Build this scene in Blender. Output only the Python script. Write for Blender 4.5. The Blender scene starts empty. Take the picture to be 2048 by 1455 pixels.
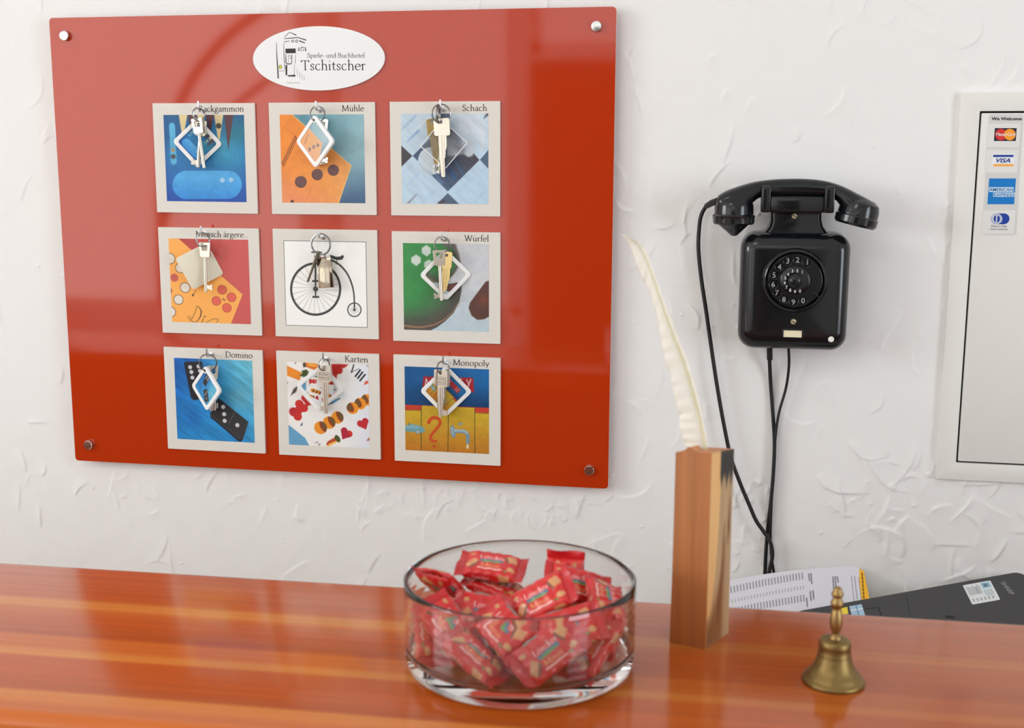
import bpy, bmesh, math, random
import numpy as np
from mathutils import Vector, Matrix

SC = bpy.context.scene
COL = SC.collection
rnd = random.Random(7)

# ---------------------------------------------------------------- camera
F, CX, CY = 2372.35, 1024.0, 727.5            # focal length and centre for the 2048 x 1455 frame
R3 = Matrix(((0.98284777, 0.03433172, -0.18119493),
             (0.18438576, -0.16435785, 0.96901413),
             (0.00348712, -0.98580314, -0.16786902)))
CAM = Vector((0.0, -1.85, 1.55))
cd = bpy.data.cameras.new('camera'); cam = bpy.data.objects.new('camera', cd); COL.objects.link(cam)
cd.sensor_fit = 'HORIZONTAL'; cd.sensor_width = 36.0; cd.lens = 36.0 * F / 2048.0
cd.clip_start = 0.02; cd.clip_end = 60
right, up, back = R3 @ Vector((1, 0, 0)), R3 @ Vector((0, -1, 0)), R3 @ Vector((0, 0, -1))
mw = Matrix.Identity(4)
for i in range(3):
    mw[i][0], mw[i][1], mw[i][2], mw[i][3] = right[i], up[i], back[i], CAM[i]
cam.matrix_world = mw
cd.dof.use_dof = True; cd.dof.focus_distance = 1.88; cd.dof.aperture_fstop = 7.5
SC.camera = cam

# ---------------------------------------------------------------- world, light, exposure
w = bpy.data.worlds.new('daylight'); SC.world = w; w.use_nodes = True
wb = w.node_tree.nodes['Background']
wb.inputs['Color'].default_value = (0.86, 0.93, 1.0, 1); wb.inputs['Strength'].default_value = 2.5

def area(name, loc, rot, sx, sy, power, color):
    l = bpy.data.lights.new(name, 'AREA'); l.shape = 'RECTANGLE'; l.size = sx; l.size_y = sy
    l.energy = power; l.color = color
    o = bpy.data.objects.new(name, l); COL.objects.link(o); o.location = loc; o.rotation_euler = rot
    return o
# daylight through the two left windows, then fill through three added windows
area('window_daylight', (-4.16, -2.55, 2.15), (0, math.radians(-90), 0), 1.35, 2.0, 265, (0.955, 0.985, 1.0))
area('window_daylight', (-3.17, -4.52, 1.62), (math.radians(90), 0, 0), 1.6, 1.8, 58, (1.0, 0.965, 0.90))
area('window_daylight', (-1.70, -4.52, 1.70), (math.radians(90), 0, 0), 0.95, 1.9, 20, (1.0, 0.965, 0.90))  # added: stands in for a bright white wall mirrored in the board
area('window_daylight', (-0.4, -4.52, 2.44), (math.radians(90), 0, 0), 1.5, 0.62, 10, (1.0, 0.965, 0.90))  # added transom light, brightens the board's reflection above the door
area('window_daylight', (2.54, -2.1, 1.55), (0, math.radians(90), 0), 1.3, 1.2, 125, (0.82, 0.91, 1.0))  # added cool fill for the right wall and cabinet
# added warm ceiling fill, lifts the lower wall
area('ceiling_fill_light', (-1.1, -2.9, 3.2), (0, 0, 0), 0.9, 0.9, 48, (1.0, 0.95, 0.87))
SC.view_settings.view_transform = 'Standard'
SC.view_settings.look = 'None'
SC.view_settings.gamma = 1.0
SC.view_settings.use_curve_mapping = False
SC.view_settings.exposure = -1.75
SC.cycles.max_bounces = 24; SC.cycles.transmission_bounces = 20; SC.cycles.glossy_bounces = 6; SC.cycles.diffuse_bounces = 6

# ---------------------------------------------------------------- helpers
def ray(px, py): return R3 @ Vector((px - CX, py - CY, F))
def at_y(px, py, y):
    d = ray(px, py); return CAM + d * ((y - CAM.y) / d.y)
def at_z(px, py, z):
    d = ray(px, py); return CAM + d * ((z - CAM.z) / d.z)
def at_plane(px, py, p0, n):
    d = ray(px, py); return CAM + d * ((p0 - CAM).dot(n) / d.dot(n))

def s2l(c):
    c = np.asarray(c, dtype=float) / 255.0
    return np.where(c <= 0.04045, c / 12.92, ((c + 0.055) / 1.055) ** 2.4)
def rgba(c): return tuple(float(v) for v in s2l(c)) + (1.0,)

def mat(name, color=(200, 200, 200), rough=0.5, metal=0.0, coat=0.0, spec=0.5, noise=0.0, nscale=40.0, bump=0.0, bscale=200.0, ior=1.5, trans=0.0, attr=None, coat_rough=0.05):
    m = bpy.data.materials.new(name); m.use_nodes = True
    nt = m.node_tree; b = nt.nodes['Principled BSDF']
    b.inputs['Base Color'].default_value = rgba(color)
    b.inputs['Roughness'].default_value = rough; b.inputs['Metallic'].default_value = metal
    b.inputs['Coat Weight'].default_value = coat; b.inputs['Coat Roughness'].default_value = coat_rough
    b.inputs['Specular IOR Level'].default_value = spec; b.inputs['IOR'].default_value = ior
    b.inputs['Transmission Weight'].default_value = trans
    L = nt.links.new
    if attr:
        a = nt.nodes.new('ShaderNodeVertexColor'); a.layer_name = attr
        L(a.outputs['Color'], b.inputs['Base Color'])
    if noise or bump:
        tc = nt.nodes.new('ShaderNodeTexCoord')
    if noise:
        n = nt.nodes.new('ShaderNodeTexNoise'); n.inputs['Scale'].default_value = nscale; n.inputs['Detail'].default_value = 4
        L(tc.outputs['Object'], n.inputs['Vector'])
        mx = nt.nodes.new('ShaderNodeMix'); mx.data_type = 'RGBA'
        c = np.array(color, float)
        mx.inputs['A'].default_value = rgba(np.clip(c * (1 - noise), 0, 255)); mx.inputs['B'].default_value = rgba(np.clip(c * (1 + noise), 0, 255))
        L(n.outputs['Fac'], mx.inputs['Factor']); L(mx.outputs['Result'], b.inputs['Base Color'])
    if bump:
        n2 = nt.nodes.new('ShaderNodeTexNoise'); n2.inputs['Scale'].default_value = bscale; n2.inputs['Detail'].default_value = 3
        L(tc.outputs['Object'], n2.inputs['Vector'])
        bp = nt.nodes.new('ShaderNodeBump'); bp.inputs['Strength'].default_value = bump; bp.inputs['Distance'].default_value = 0.001
        L(n2.outputs['Fac'], bp.inputs['Height']); L(bp.outputs['Normal'], b.inputs['Normal'])
    return m

def link(name, me, parent=None, loc=None, mats=None):
    o = bpy.data.objects.new(name, me); COL.objects.link(o)
    if parent: o.parent = parent
    if loc is not None: o.location = loc
    if mats is not None:
        for m in (mats if isinstance(mats, (list, tuple)) else [mats]): me.materials.append(m)
    return o
def empty(name, loc=(0, 0, 0), rot=(0, 0, 0)):
    o = bpy.data.objects.new(name, None); COL.objects.link(o); o.location = loc; o.rotation_euler = rot
    o.empty_display_size = 0.02
    return o
def tag(o, label, cat, group=None):
    o['label'] = label; o['category'] = cat
    if group: o['group'] = group
    return o
def struct(o): o['kind'] = 'structure'; return o

def rrect(w, h, r, n=6, cx=0.0, cy=0.0):
    """rounded rectangle outline, counter-clockwise"""
    pts = []
    r = min(r, w / 2 - 1e-6, h / 2 - 1e-6)
    for (sx, sy, a0) in ((1, -1, -90), (1, 1, 0), (-1, 1, 90), (-1, -1, 180)):
        for k in range(n + 1):
            a = math.radians(a0 + 90 * k / n)
            pts.append((cx + sx * (w / 2 - r) + r * math.cos(a), cy + sy * (h / 2 - r) + r * math.sin(a)))
    return pts
def circ(cx, cy, rx, ry=None, n=24, a0=0.0):
    ry = rx if ry is None else ry
    return [(cx + rx * math.cos(a0 + 2 * math.pi * k / n), cy + ry * math.sin(a0 + 2 * math.pi * k / n)) for k in range(n)]
def smooth_path(pts, n=8):
    """Catmull-Rom through the points"""
    P = [Vector(p) for p in pts]; P = [P[0] * 2 - P[1]] + P + [P[-1] * 2 - P[-2]]
    out = []
    for i in range(1, len(P) - 2):
        for k in range(n):
            t = k / n
            out.append(0.5 * ((2 * P[i]) + (P[i + 1] - P[i - 1]) * t + (2 * P[i - 1] - 5 * P[i] + 4 * P[i + 1] - P[i + 2]) * t * t + (3 * P[i] - P[i - 1] - 3 * P[i + 1] + P[i + 2]) * t ** 3))
    out.append(P[-2].copy())
    return out

XZ = Matrix(((1, 0, 0, 0), (0, 0, -1, 0), (0, 1, 0, 0), (0, 0, 0, 1)))   # 2D (x, y) upright on a wall: x right, y up, third axis out of the wall (-y)

class MB:
    """collects shapes into one mesh"""
    def __init__(s): s.v = []; s.f = []; s.m = []; s.c = []; s.usecol = False
    def add(s, vs, fs, M=None, mi=0, col=None):
        o = len(s.v)
        s.v += [tuple(M @ Vector(v)) if M is not None else tuple(v) for v in vs]
        for f in fs:
            s.f.append([i + o for i in f]); s.m.append(mi); s.c.append(col)
        if col is not None: s.usecol = True
        return s
    def box(s, c, d, M=None, mi=0, col=None):
        x, y, z = c; a, b, e = d[0] / 2, d[1] / 2, d[2] / 2
        vs = [(x + i * a, y + j * b, z + k * e) for i in (-1, 1) for j in (-1, 1) for k in (-1, 1)]
        return s.add(vs, [(0, 1, 3, 2), (4, 6, 7, 5), (0, 4, 5, 1), (2, 3, 7, 6), (0, 2, 6, 4), (1, 5, 7, 3)], M, mi, col)
    def prism(s, pts, z0, z1, M=None, mi=0, col=None, side=None):
        n = len(pts); vs = [(x, y, z0) for x, y in pts] + [(x, y, z1) for x, y in pts]
        s.add(vs, [list(range(n))[::-1], list(range(n, 2 * n))], M, mi, col)
        return s.add(vs, [(i, (i + 1) % n, n + (i + 1) % n, n + i) for i in range(n)], M, mi if side is None else side, col)
    def flat(s, pts, z, M=None, mi=0, col=None):
        return s.add([(x, y, z) for x, y in pts], [list(range(len(pts)))], M, mi, col)
    def ring(s, outer, inner, z0, z1, M=None, mi=0, col=None):
        n = len(outer)
        vs = [(x, y, z0) for x, y in outer] + [(x, y, z1) for x, y in outer] + [(x, y, z0) for x, y in inner] + [(x, y, z1) for x, y in inner]
        fs = []
        for i in range(n):
            j = (i + 1) % n
            fs += [(i, j, n + j, n + i), (2 * n + j, 2 * n + i, 3 * n + i, 3 * n + j), (n + i, n + j, 3 * n + j, 3 * n + i), (j, i, 2 * n + i, 2 * n + j)]
        return s.add(vs, fs, M, mi, col)
    def loft(s, rings, M=None, mi=0, cap=(True, True), col=None, closed=True):
        n = len(rings[0]); vs = [p for r in rings for p in r]; fs = []
        for k in range(len(rings) - 1):
            for i in range(n if closed else n - 1):
                j = (i + 1) % n
                fs.append((k * n + i, k * n + j, (k + 1) * n + j, (k + 1) * n + i))
        if cap[0]: fs.append(list(range(n))[::-1])
        if cap[1]: fs.append([(len(rings) - 1) * n + i for i in range(n)])
        return s.add(vs, fs, M, mi, col)
    def lathe(s, prof, n=32, M=None, mi=0, cap=(True, True), col=None):
        return s.loft([[(r * math.cos(2 * math.pi * i / n), r * math.sin(2 * math.pi * i / n), z) for i in range(n)] for r, z in prof], M, mi, cap, col)
    def tube(s, path, r, n=10, M=None, mi=0, col=None, closed=False, ry=None):
        P = [Vector(p) for p in path]; N = len(P); rings = []
        nrm = None
        for i in range(N):
            t = ((P[(i + 1) % N] - P[i - 1]) if closed else (P[min(i + 1, N - 1)] - P[max(i - 1, 0)])).normalized()
            if nrm is None:
                nrm = t.orthogonal().normalized()
            nrm = (nrm - t * nrm.dot(t)).normalized(); bn = t.cross(nrm)
            rr = r[i] if isinstance(r, (list, tuple)) else r
            rings.append([tuple(P[i] + nrm * rr * math.cos(2 * math.pi * k / n) + bn * rr * math.sin(2 * math.pi * k / n)) for k in range(n)])
        if closed:
            o = len(s.v)
            s.loft(rings, M, mi, (False, False), col)
            m = (N - 1) * n
            for k in range(n):
                s.f.append([o + m + k, o + m + (k + 1) % n, o + (k + 1) % n, o + k]); s.m.append(mi); s.c.append(col)
            return s
        return s.loft(rings, M, mi, (True, True), col)
    def torus(s, R, r, M=None, mi=0, n=36, k=8, col=None):
        return s.tube([(R * math.cos(2 * math.pi * i / n), R * math.sin(2 * math.pi * i / n), 0) for i in range(n)], r, k, M, mi, col, closed=True)
    def mesh(s, me, M=None, mi=0, col=None):
        return s.add([tuple(v.co) for v in me.vertices], [list(p.vertices) for p in me.polygons], M, mi, col)
    def build(s, name, mats, parent=None, loc=None, angle=35, bevel=0.0, seg=2, smooth=True, recenter=None):
        me = bpy.data.meshes.new(name)
        vs = s.v
        if recenter is not None: vs = [(a - recenter[0], b - recenter[1], c - recenter[2]) for a, b, c in vs]
        me.from_pydata(vs, [], s.f)
        me.polygons.foreach_set('material_index', s.m)
        if s.usecol:
            ca = me.color_attributes.new('print', 'FLOAT_COLOR', 'CORNER')
            arr = []
            for p, c in zip(me.polygons, s.c):
                arr += list(rgba(c if c is not None else (255, 255, 255))) * p.loop_total
            ca.data.foreach_set('color', arr)
        for m in (mats if isinstance(mats, (list, tuple)) else [mats]): me.materials.append(m)
        if bevel:
            bm = bmesh.new(); bm.from_mesh(me)
            bmesh.ops.remove_doubles(bm, verts=bm.verts, dist=1e-6)
            bmesh.ops.recalc_face_normals(bm, faces=bm.faces)
            es = [e for e in bm.edges if len(e.link_faces) == 2 and e.calc_face_angle(0) > math.radians(angle)]
            bmesh.ops.bevel(bm, geom=es, offset=bevel, segments=seg, profile=0.5, affect='EDGES', clamp_overlap=True)
            bm.to_mesh(me); bm.free()
        elif not s.usecol:
            bm = bmesh.new(); bm.from_mesh(me)
            bmesh.ops.recalc_face_normals(bm, faces=bm.faces)
            bm.to_mesh(me); bm.free()
        if smooth:
            me.polygons.foreach_set('use_smooth', [True] * len(me.polygons))
            me.set_sharp_from_angle(angle=math.radians(angle))
        me.update()
        return link(name, me, parent, loc)

_dg_tmp = []
def _curve_mesh(o):
    COL.objects.link(o)
    dg = bpy.context.evaluated_depsgraph_get(); dg.update()
    me = bpy.data.meshes.new_from_object(o.evaluated_get(dg))
    cu = o.data; bpy.data.objects.remove(o); bpy.data.curves.remove(cu)
    return me
def fill2d(outlines, depth, bevel=0.0):
    """flat shape with holes, extruded; returns a mesh in the xy plane"""
    cu = bpy.data.curves.new('shape', 'CURVE'); cu.dimensions = '2D'; cu.fill_mode = 'BOTH'
    cu.extrude = depth / 2; cu.bevel_depth = bevel; cu.bevel_resolution = 1
    for pts in outlines:
        sp = cu.splines.new('POLY'); sp.points.add(len(pts) - 1)
        for p, (x, y) in zip(sp.points, pts): p.co = (x, y, 0, 1)
        sp.use_cyclic_u = True
    return _curve_mesh(bpy.data.objects.new('shape', cu))
def sans(text, h, bold=0.0, align='CENTER', width=None, shear=0.0):
    """plain lettering as a flat mesh, h = capital height"""
    cu = bpy.data.curves.new('text', 'FONT'); cu.body = text; cu.size = h / 0.72; cu.offset = bold; cu.shear = shear
    cu.resolution_u = 3
    me = _curve_mesh(bpy.data.objects.new('text', cu))
    xs = [v.co.x for v in me.vertices]
    x0, x1 = min(xs), max(xs); k = 1.0 if width is None else width / (x1 - x0)
    off = {'CENTER': (x0 + x1) / 2, 'LEFT': x0, 'RIGHT': x1}[align]
    for v in me.vertices: v.co.x = (v.co.x - off) * k
    return me

# ---------------------------------------------------------------- serif lettering drawn with a broad pen
def A(cx, cy, rx, ry, a0, a1, n=12):
    return [(cx + rx * math.cos(math.radians(a0 + (a1 - a0) * k / n)), cy + ry * math.sin(math.radians(a0 + (a1 - a0) * k / n))) for k in range(n + 1)]
def ST(x, y0, y1): return [(x, y0), (x, y1)]
X, CP, AS = 0.40, 0.64, 0.69
def glyph(ch):
    """returns pen strokes, serif bars, advance"""
    S = []; B = []
    def foot(x, y=0.0, h=0.075): B.append(((x - h, y), (x + h, y)))
    def flag(x, y): S.append([(x - 0.075, y - 0.05), (x, y)])
    dots = lambda cx: [S.append([(cx + d, 0.55), (cx + d, 0.60)]) for d in (-0.08, 0.08)]
    if ch == ' ': return S, B, 0.24
    if ch == 'i': S += [ST(.12, 0, X), [(.115, .56), (.125, .61)]]; foot(.12); flag(.12, X); return S, B, .24
    if ch == 'l': S += [ST(.12, 0, AS)]; foot(.12); flag(.12, AS); return S, B, .24
    if ch == 'n': S += [ST(.12, 0, X), A(.26, .24, .14, .16, 170, 0), ST(.40, 0, .25)]; foot(.12); foot(.40); flag(.12, X); return S, B, .52
    if ch == 'm':
        S += [ST(.12, 0, X), A(.25, .24, .13, .16, 170, 0), ST(.38, 0, .25), A(.51, .24, .13, .16, 170, 0), ST(.64, 0, .25)]
        foot(.12); foot(.38); foot(.64); flag(.12, X); return S, B, .76
    if ch == 'h': S += [ST(.12, 0, AS), A(.26, .24, .14, .16, 170, 0), ST(.40, 0, .25)]; foot(.12); foot(.40); flag(.12, AS); return S, B, .52
    if ch in 'uü':
        S += [ST(.12, .14, X), A(.26, .15, .14, .15, 180, 350), ST(.40, 0, X)]; flag(.12, X); flag(.40, X); B.append(((.40, 0), (.475, .01)))
        if ch == 'ü': dots(.26)
        return S, B, .52
    if ch == 'r': S += [ST(.12, 0, X), A(.24, .26, .12, .135, 175, 55), [(.30, .36), (.315, .345)]]; foot(.12); flag(.12, X); return S, B, .35
    if ch == 'o': S += [A(.25, .20, .19, .205, 0, 360, 20)]; return S, B, .50
    if ch == 'c': S += [A(.24, .20, .18, .205, 50, 320, 16)]; return S, B, .43
    if ch == 'e': S += [A(.24, .20, .18, .205, 10, 320, 16), [(.07, .235), (.42, .235)]]; return S, B, .45
    if ch in 'aä':
        S += [[(.09, .31), (.13, .385), (.21, .41), (.29, .385), (.32, .30), (.32, .06), (.36, .0), (.41, .03)], A(.20, .11, .12, .115, 75, 340, 12)]
        if ch == 'ä': dots(.21)
        return S, B, .43
    if ch == 's': S += [[(.31, .31), (.29, .38), (.20, .41), (.11, .37), (.09, .30), (.14, .235), (.25, .175), (.31, .11), (.29, .03), (.20, -.005), (.11, .02), (.08, .10)]]; return S, B, .38
    if ch == 't': S += [[(.15, .52), (.15, .08), (.19, .0), (.25, .0), (.30, .04)], [(.04, .385), (.29, .385)]]; return S, B, .32
    if ch == 'f': S += [[(.34, .63), (.29, .69), (.21, .67), (.16, .57), (.15, 0)], [(.04, .385), (.29, .385)]]; foot(.15); return S, B, .30
    if ch == 'd': S += [A(.23, .20, .17, .205, 0, 360, 20), ST(.40, 0, AS)]; flag(.40, AS); B.append(((.40, 0), (.475, .01))); return S, B, .51
    if ch == 'p': S += [ST(.12, -.22, X), A(.28, .20, .17, .205, 150, -150, 18)]; foot(.12, -.22); flag(.12, X); return S, B, .51
    if ch == 'k': S += [ST(.12, 0, AS), [(.38, .39), (.13, .18)], [(.20, .24), (.42, .0)]]; foot(.12); foot(.42); foot(.36, .395, .06); flag(.12, AS); return S, B, .48
    if ch == 'g': S += [A(.22, .27, .13, .135, 0, 360, 16), [(.13, .16), (.10, .09), (.16, .05), (.30, .03)], A(.22, -.09, .17, .115, 60, 400, 18), [(.32, .36), (.42, .38)]]; return S, B, .45
    if ch == 'y': S += [[(.06, X), (.24, .02)], [(.41, X), (.24, .0), (.17, -.16), (.08, -.20)]]; foot(.08, X, .06); foot(.40, X, .05); return S, B, .45
    if ch == '.': S += [[(.10, -.005), (.105, .045)]]; return S, B, .20
    if ch == '-': S += [[(.05, .22), (.24, .24)], [(.05, .21), (.24, .23)]]; return S, B, .29
    if ch == 'B': S += [ST(.14, 0, CP), A(.27, .49, .17, .15, 95, -90), A(.29, .17, .20, .17, 90, -95), [(.14, CP), (.27, CP)], [(.14, .335), (.29, .335)], [(.14, 0), (.29, 0)]]; foot(.12, 0, .08); foot(.12, CP, .08); return S, B, .57
    if ch == 'M': S += [[(.11, 0), (.14, CP)], [(.14, CP), (.42, .03)], [(.42, .03), (.71, CP)], [(.71, CP), (.74, 0)]]; foot(.11); foot(.74); foot(.10, CP, .06); foot(.75, CP, .06); return S, B, .86
    if ch == 'S': S += [[(.40, .48), (.38, .58), (.27, .65), (.15, .61), (.11, .50), (.17, .40), (.32, .29), (.40, .18), (.37, .06), (.25, -.01), (.13, .03), (.09, .15)]]; return S, B, .48
    if ch == 'W': S += [[(.06, CP), (.27, .0)], [(.27, 0), (.46, CP)], [(.42, CP), (.64, 0)], [(.64, 0), (.84, CP)]]; foot(.07, CP); foot(.44, CP); foot(.83, CP); return S, B, .90
    if ch == 'D': S += [ST(.14, 0, CP), A(.26, .32, .36, .32, 90, -90, 16), [(.14, CP), (.27, CP)], [(.14, 0), (.27, 0)]]; foot(.12, 0, .08); foot(.12, CP, .08); return S, B, .70
    if ch == 'K': S += [ST(.14, 0, CP), [(.50, CP), (.16, .29)], [(.24, .36), (.56, 0)]]; foot(.14); foot(.14, CP); foot(.57); foot(.50, CP); return S, B, .62
    if ch == 'T': S += [ST(.31, 0, CP), [(.04, CP - .01), (.58, CP - .01)], [(.04, CP), (.045, .52)], [(.58, CP), (.575, .52)]]; foot(.31, 0, .1); return S, B, .62
    if ch == 'L': S += [ST(.14, 0, CP), [(.14, 0), (.48, 0), (.50, .12)]]; foot(.14); foot(.14, CP); return S, B, .53
    return S, B, .3
def serif(text, thick=0.075, thin=0.03):
    """list of polygons (quads) for a line of text in em units, and its width"""
    quads = []; x = 0.0
    def ribbon(pts, wf):
        n = len(pts)
        L = []
        for i in range(n):
            a = pts[max(i - 1, 0)]; b = pts[min(i + 1, n - 1)]
            dx, dy = b[0] - a[0], b[1] - a[1]; l = math.hypot(dx, dy) or 1
            wd = wf(math.atan2(dy, dx)) / 2
            L.append(((pts[i][0] - dy / l * wd, pts[i][1] + dx / l * wd), (pts[i][0] + dy / l * wd, pts[i][1] - dx / l * wd)))
        for i in range(n - 1): quads.append([(p[0] + x, p[1]) for p in (L[i][0], L[i][1], L[i + 1][1], L[i + 1][0])])
    for ch in text:
        S, Bs, adv = glyph(ch)
        for s in S: ribbon(s, lambda t: thin + (thick - thin) * abs(math.sin(t - math.radians(18))) ** 1.4)
        for b in Bs: ribbon(list(b), lambda t: thin)
        x += adv
    return quads, x
def add_serif(mb, text, x0, x1, y, z, M=None, mi=0, col=None, thick=0.075, thin=0.03, skew=0.0):
    """text set from x0 to x1 with its baseline at y"""
    q, wd = serif(text, thick, thin)
    k = (x1 - x0) / (wd - 0.1)
    for p in q: mb.flat([(x0 + (a - 0.05) * k, y + b * k + skew * (a - 0.05) * k) for a, b in p], z, M, mi, col)

# ---------------------------------------------------------------- painting of printed pictures (colours of the prints themselves)
def homog(q):
    """homography taking the four corners q (tl, tr, br, bl) to the unit square"""
    dst = [(0, 0), (1, 0), (1, 1), (0, 1)]; Arr = []; bb = []
    for (x, y), (u, v) in zip(q, dst):
        Arr += [[x, y, 1, 0, 0, 0, -u * x, -u * y], [0, 0, 0, x, y, 1, -v * x, -v * y]]; bb += [u, v]
    h = np.linalg.solve(np.array(Arr, float), np.array(bb, float)); return np.append(h, 1).reshape(3, 3)
def vnoise(x, y, seed):
    xi, yi = np.floor(x).astype(int), np.floor(y).astype(int); fx, fy = x - xi, y - yi
    fx = fx * fx * (3 - 2 * fx); fy = fy * fy * (3 - 2 * fy)
    r = np.random.RandomState(seed).rand(64, 64)
    g = lambda a, b: r[a % 64, b % 64]
    return (g(xi, yi) * (1 - fx) + g(xi + 1, yi) * fx) * (1 - fy) + (g(xi, yi + 1) * (1 - fx) + g(xi + 1, yi + 1) * fx) * fy
class Canvas:
    def __init__(s, n, q, bg, asp=1.0):
        s.n = n; s.ny = int(n * asp); s.H = homog(q)
        s.k = 2.0 / (abs(q[1][0] - q[0][0]) + abs(q[2][0] - q[3][0]))
        s.ky = 2.0 / (abs(q[3][1] - q[0][1]) + abs(q[2][1] - q[1][1]))
        u = np.linspace(0, 1, n); v = np.linspace(0, 1, s.ny); s.U, s.V = np.meshgrid(u, v)
        s.img = np.ones((s.ny, n, 3)) * np.array(bg, float); s.px = 1.0 / n
        s.asp = s.k / s.ky           # square in source pixels
    def P(s, p):
        h = s.H @ np.array([p[0], p[1], 1.0]); return h[0] / h[2], h[1] / h[2]
    def mix(s, a, c):
        a = np.clip(a, 0, 1)[..., None]; s.img = s.img * (1 - a) + np.array(c, float) * a; return s
    def grad(s, p0, p1, c, a0=0.0, a1=1.0, mask=None):
        (u0, v0), (u1, v1) = s.P(p0), s.P(p1); d = np.array([u1 - u0, v1 - v0])
        t = np.clip(((s.U - u0) * d[0] + (s.V - v0) * d[1]) / (d @ d), 0, 1); a = a0 + (a1 - a0) * t
        return s.mix(a if mask is None else a * mask, c)
    def blob(s, p, r, c, a=0.6):
        u, v = s.P(p); d = np.sqrt((s.U - u) ** 2 + (s.V - v) ** 2) / (r * s.k)
        return s.mix(a * np.exp(-d * d * 1.5), c)
    def noise(s, amp, sx, sy, ang=0, seed=1):
        t = math.radians(ang); x = s.U * math.cos(t) + s.V * math.sin(t); y = -s.U * math.sin(t) + s.V * math.cos(t)
        nz = vnoise(x * sx + 9, y * sy + 9, seed) * .6 + vnoise(x * sx * 2.3 + 9, y * sy * 2.3 + 9, seed + 1) * .4 - .5
        s.img = np.clip(s.img * (1 + amp * 2 * nz[..., None]), 0, 255); return s
    def mpoly(s, pts, feather=1.0):
        pts = [s.P(p) for p in pts]; n = len(pts); ins = np.zeros(s.U.shape, bool); d2 = np.full(s.U.shape, 9.0)
        for i in range(n):
            (x0, y0), (x1, y1) = pts[i], pts[(i + 1) % n]
            ex, ey = x1 - x0, y1 - y0; wx, wy = s.U - x0, s.V - y0
            t = np.clip((wx * ex + wy * ey) / (ex * ex + ey * ey + 1e-12), 0, 1)
            d2 = np.minimum(d2, (wx - ex * t) ** 2 + (wy - ey * t) ** 2)
            if abs(ey) > 1e-12: ins ^= ((y0 > s.V) != (y1 > s.V)) & (s.U < ex * (s.V - y0) / ey + x0)
        d = np.sqrt(d2); d = np.where(ins, -d, d)
        return np.clip(0.5 - d / (s.px * feather), 0, 1)
    def poly(s, pts, c, f=1.0): return s.mix(s.mpoly(pts, f), c)
    def mell(s, p, rx, ry=None, rot=0, f=1.0):
        ry = rx if ry is None else ry
        u, v = s.P(p); t = math.radians(rot); x = (s.U - u) / s.k; y = (s.V - v) / s.ky
        a = x * math.cos(t) + y * math.sin(t); b = -x * math.sin(t) + y * math.cos(t)
        d = np.sqrt((a / rx) ** 2 + (b / ry) ** 2) - 1
        return np.clip(0.5 - d * min(rx, ry) * s.k / (s.px * f), 0, 1)
    def ell(s, p, rx, c, ry=None, rot=0, f=1.0): return s.mix(s.mell(p, rx, ry, rot, f), c)
    def circle(s, p, r, c, ry=None, line=None, lw=8):
        if line is not None: s.ell(p, r + lw / 2, line, None if ry is None else ry + lw / 2); s.ell(p, r - lw / 2, c, None if ry is None else ry - lw / 2)
        else: s.ell(p, r, c, ry)
        return s
    def mstroke(s, pts, wd, f=1.0):
        P = [s.P(p) for p in pts]; a = np.zeros(s.U.shape)
        W = wd if isinstance(wd, (list, tuple)) else [wd] * len(P)
        for i in range(len(P) - 1):
            (x0, y0), (x1, y1) = P[i], P[i + 1]; ex, ey = x1 - x0, y1 - y0
            t = np.clip(((s.U - x0) * ex + (s.V - y0) * ey) / (ex * ex + ey * ey + 1e-12), 0, 1)
            d = np.hypot(s.U - x0 - ex * t, s.V - y0 - ey * t); r = (W[i] + (W[i + 1] - W[i]) * t) * s.k / 2
            # strokes thinner than a pixel fade instead of vanishing
            q = np.minimum(1, 2 * r / s.px); rr = np.maximum(r, s.px * .5)
            a = np.maximum(a, np.clip(0.5 + (rr - d) / (s.px * f), 0, 1) * q)
        return a
    def stroke(s, pts, wd, c, f=1.0): return s.mix(s.mstroke(pts, wd, f), c)
    def text(s, txt, x0, x1, y, c, thick=.075, thin=.03):
        q, wd = serif(txt, thick, thin); k = (x1 - x0) / (wd - .1)
        a = np.zeros(s.U.shape)
        for p in q: a = np.maximum(a, s.mpoly([(x0 + (m - .05) * k, y - n * k) for m, n in p]))
        return s.mix(a, c)
    def at(s, u, v):
        return s.img[np.clip((v * (s.ny - 1)).round().astype(int), 0, s.ny - 1), np.clip((u * (s.n - 1)).round().astype(int), 0, s.n - 1)]

def print_mesh(name, img, P, m, parent=None):
    """a printed sheet: grid of vertices carrying the colours of the print; P(U, V) gives the positions"""
    ny, nx = img.shape[:2]
    U, V = np.meshgrid(np.linspace(0, 1, nx), np.linspace(0, 1, ny)); pos = P(U, V).reshape(-1, 3)
    me = bpy.data.meshes.new(name)
    me.vertices.add(nx * ny); me.vertices.foreach_set('co', pos.astype(np.float32).ravel())
    i = np.arange(nx * ny).reshape(ny, nx)
    q = np.stack([i[1:, :-1], i[1:, 1:], i[:-1, 1:], i[:-1, :-1]], -1).reshape(-1, 4)
    me.loops.add(q.size); me.loops.foreach_set('vertex_index', q.ravel().astype(np.int32))
    me.polygons.add(len(q)); me.polygons.foreach_set('loop_start', np.arange(0, q.size, 4, dtype=np.int32))
    me.update(calc_edges=True)
    ca = me.color_attributes.new('print', 'FLOAT_COLOR', 'POINT')
    col = np.ones((nx * ny, 4)); col[:, :3] = s2l(img.reshape(-1, 3))
    ca.data.foreach_set('color', col.astype(np.float32).ravel())
    me.polygons.foreach_set('use_smooth', [True] * len(q))
    me.materials.append(m)
    return link(name, me, parent)

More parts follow.
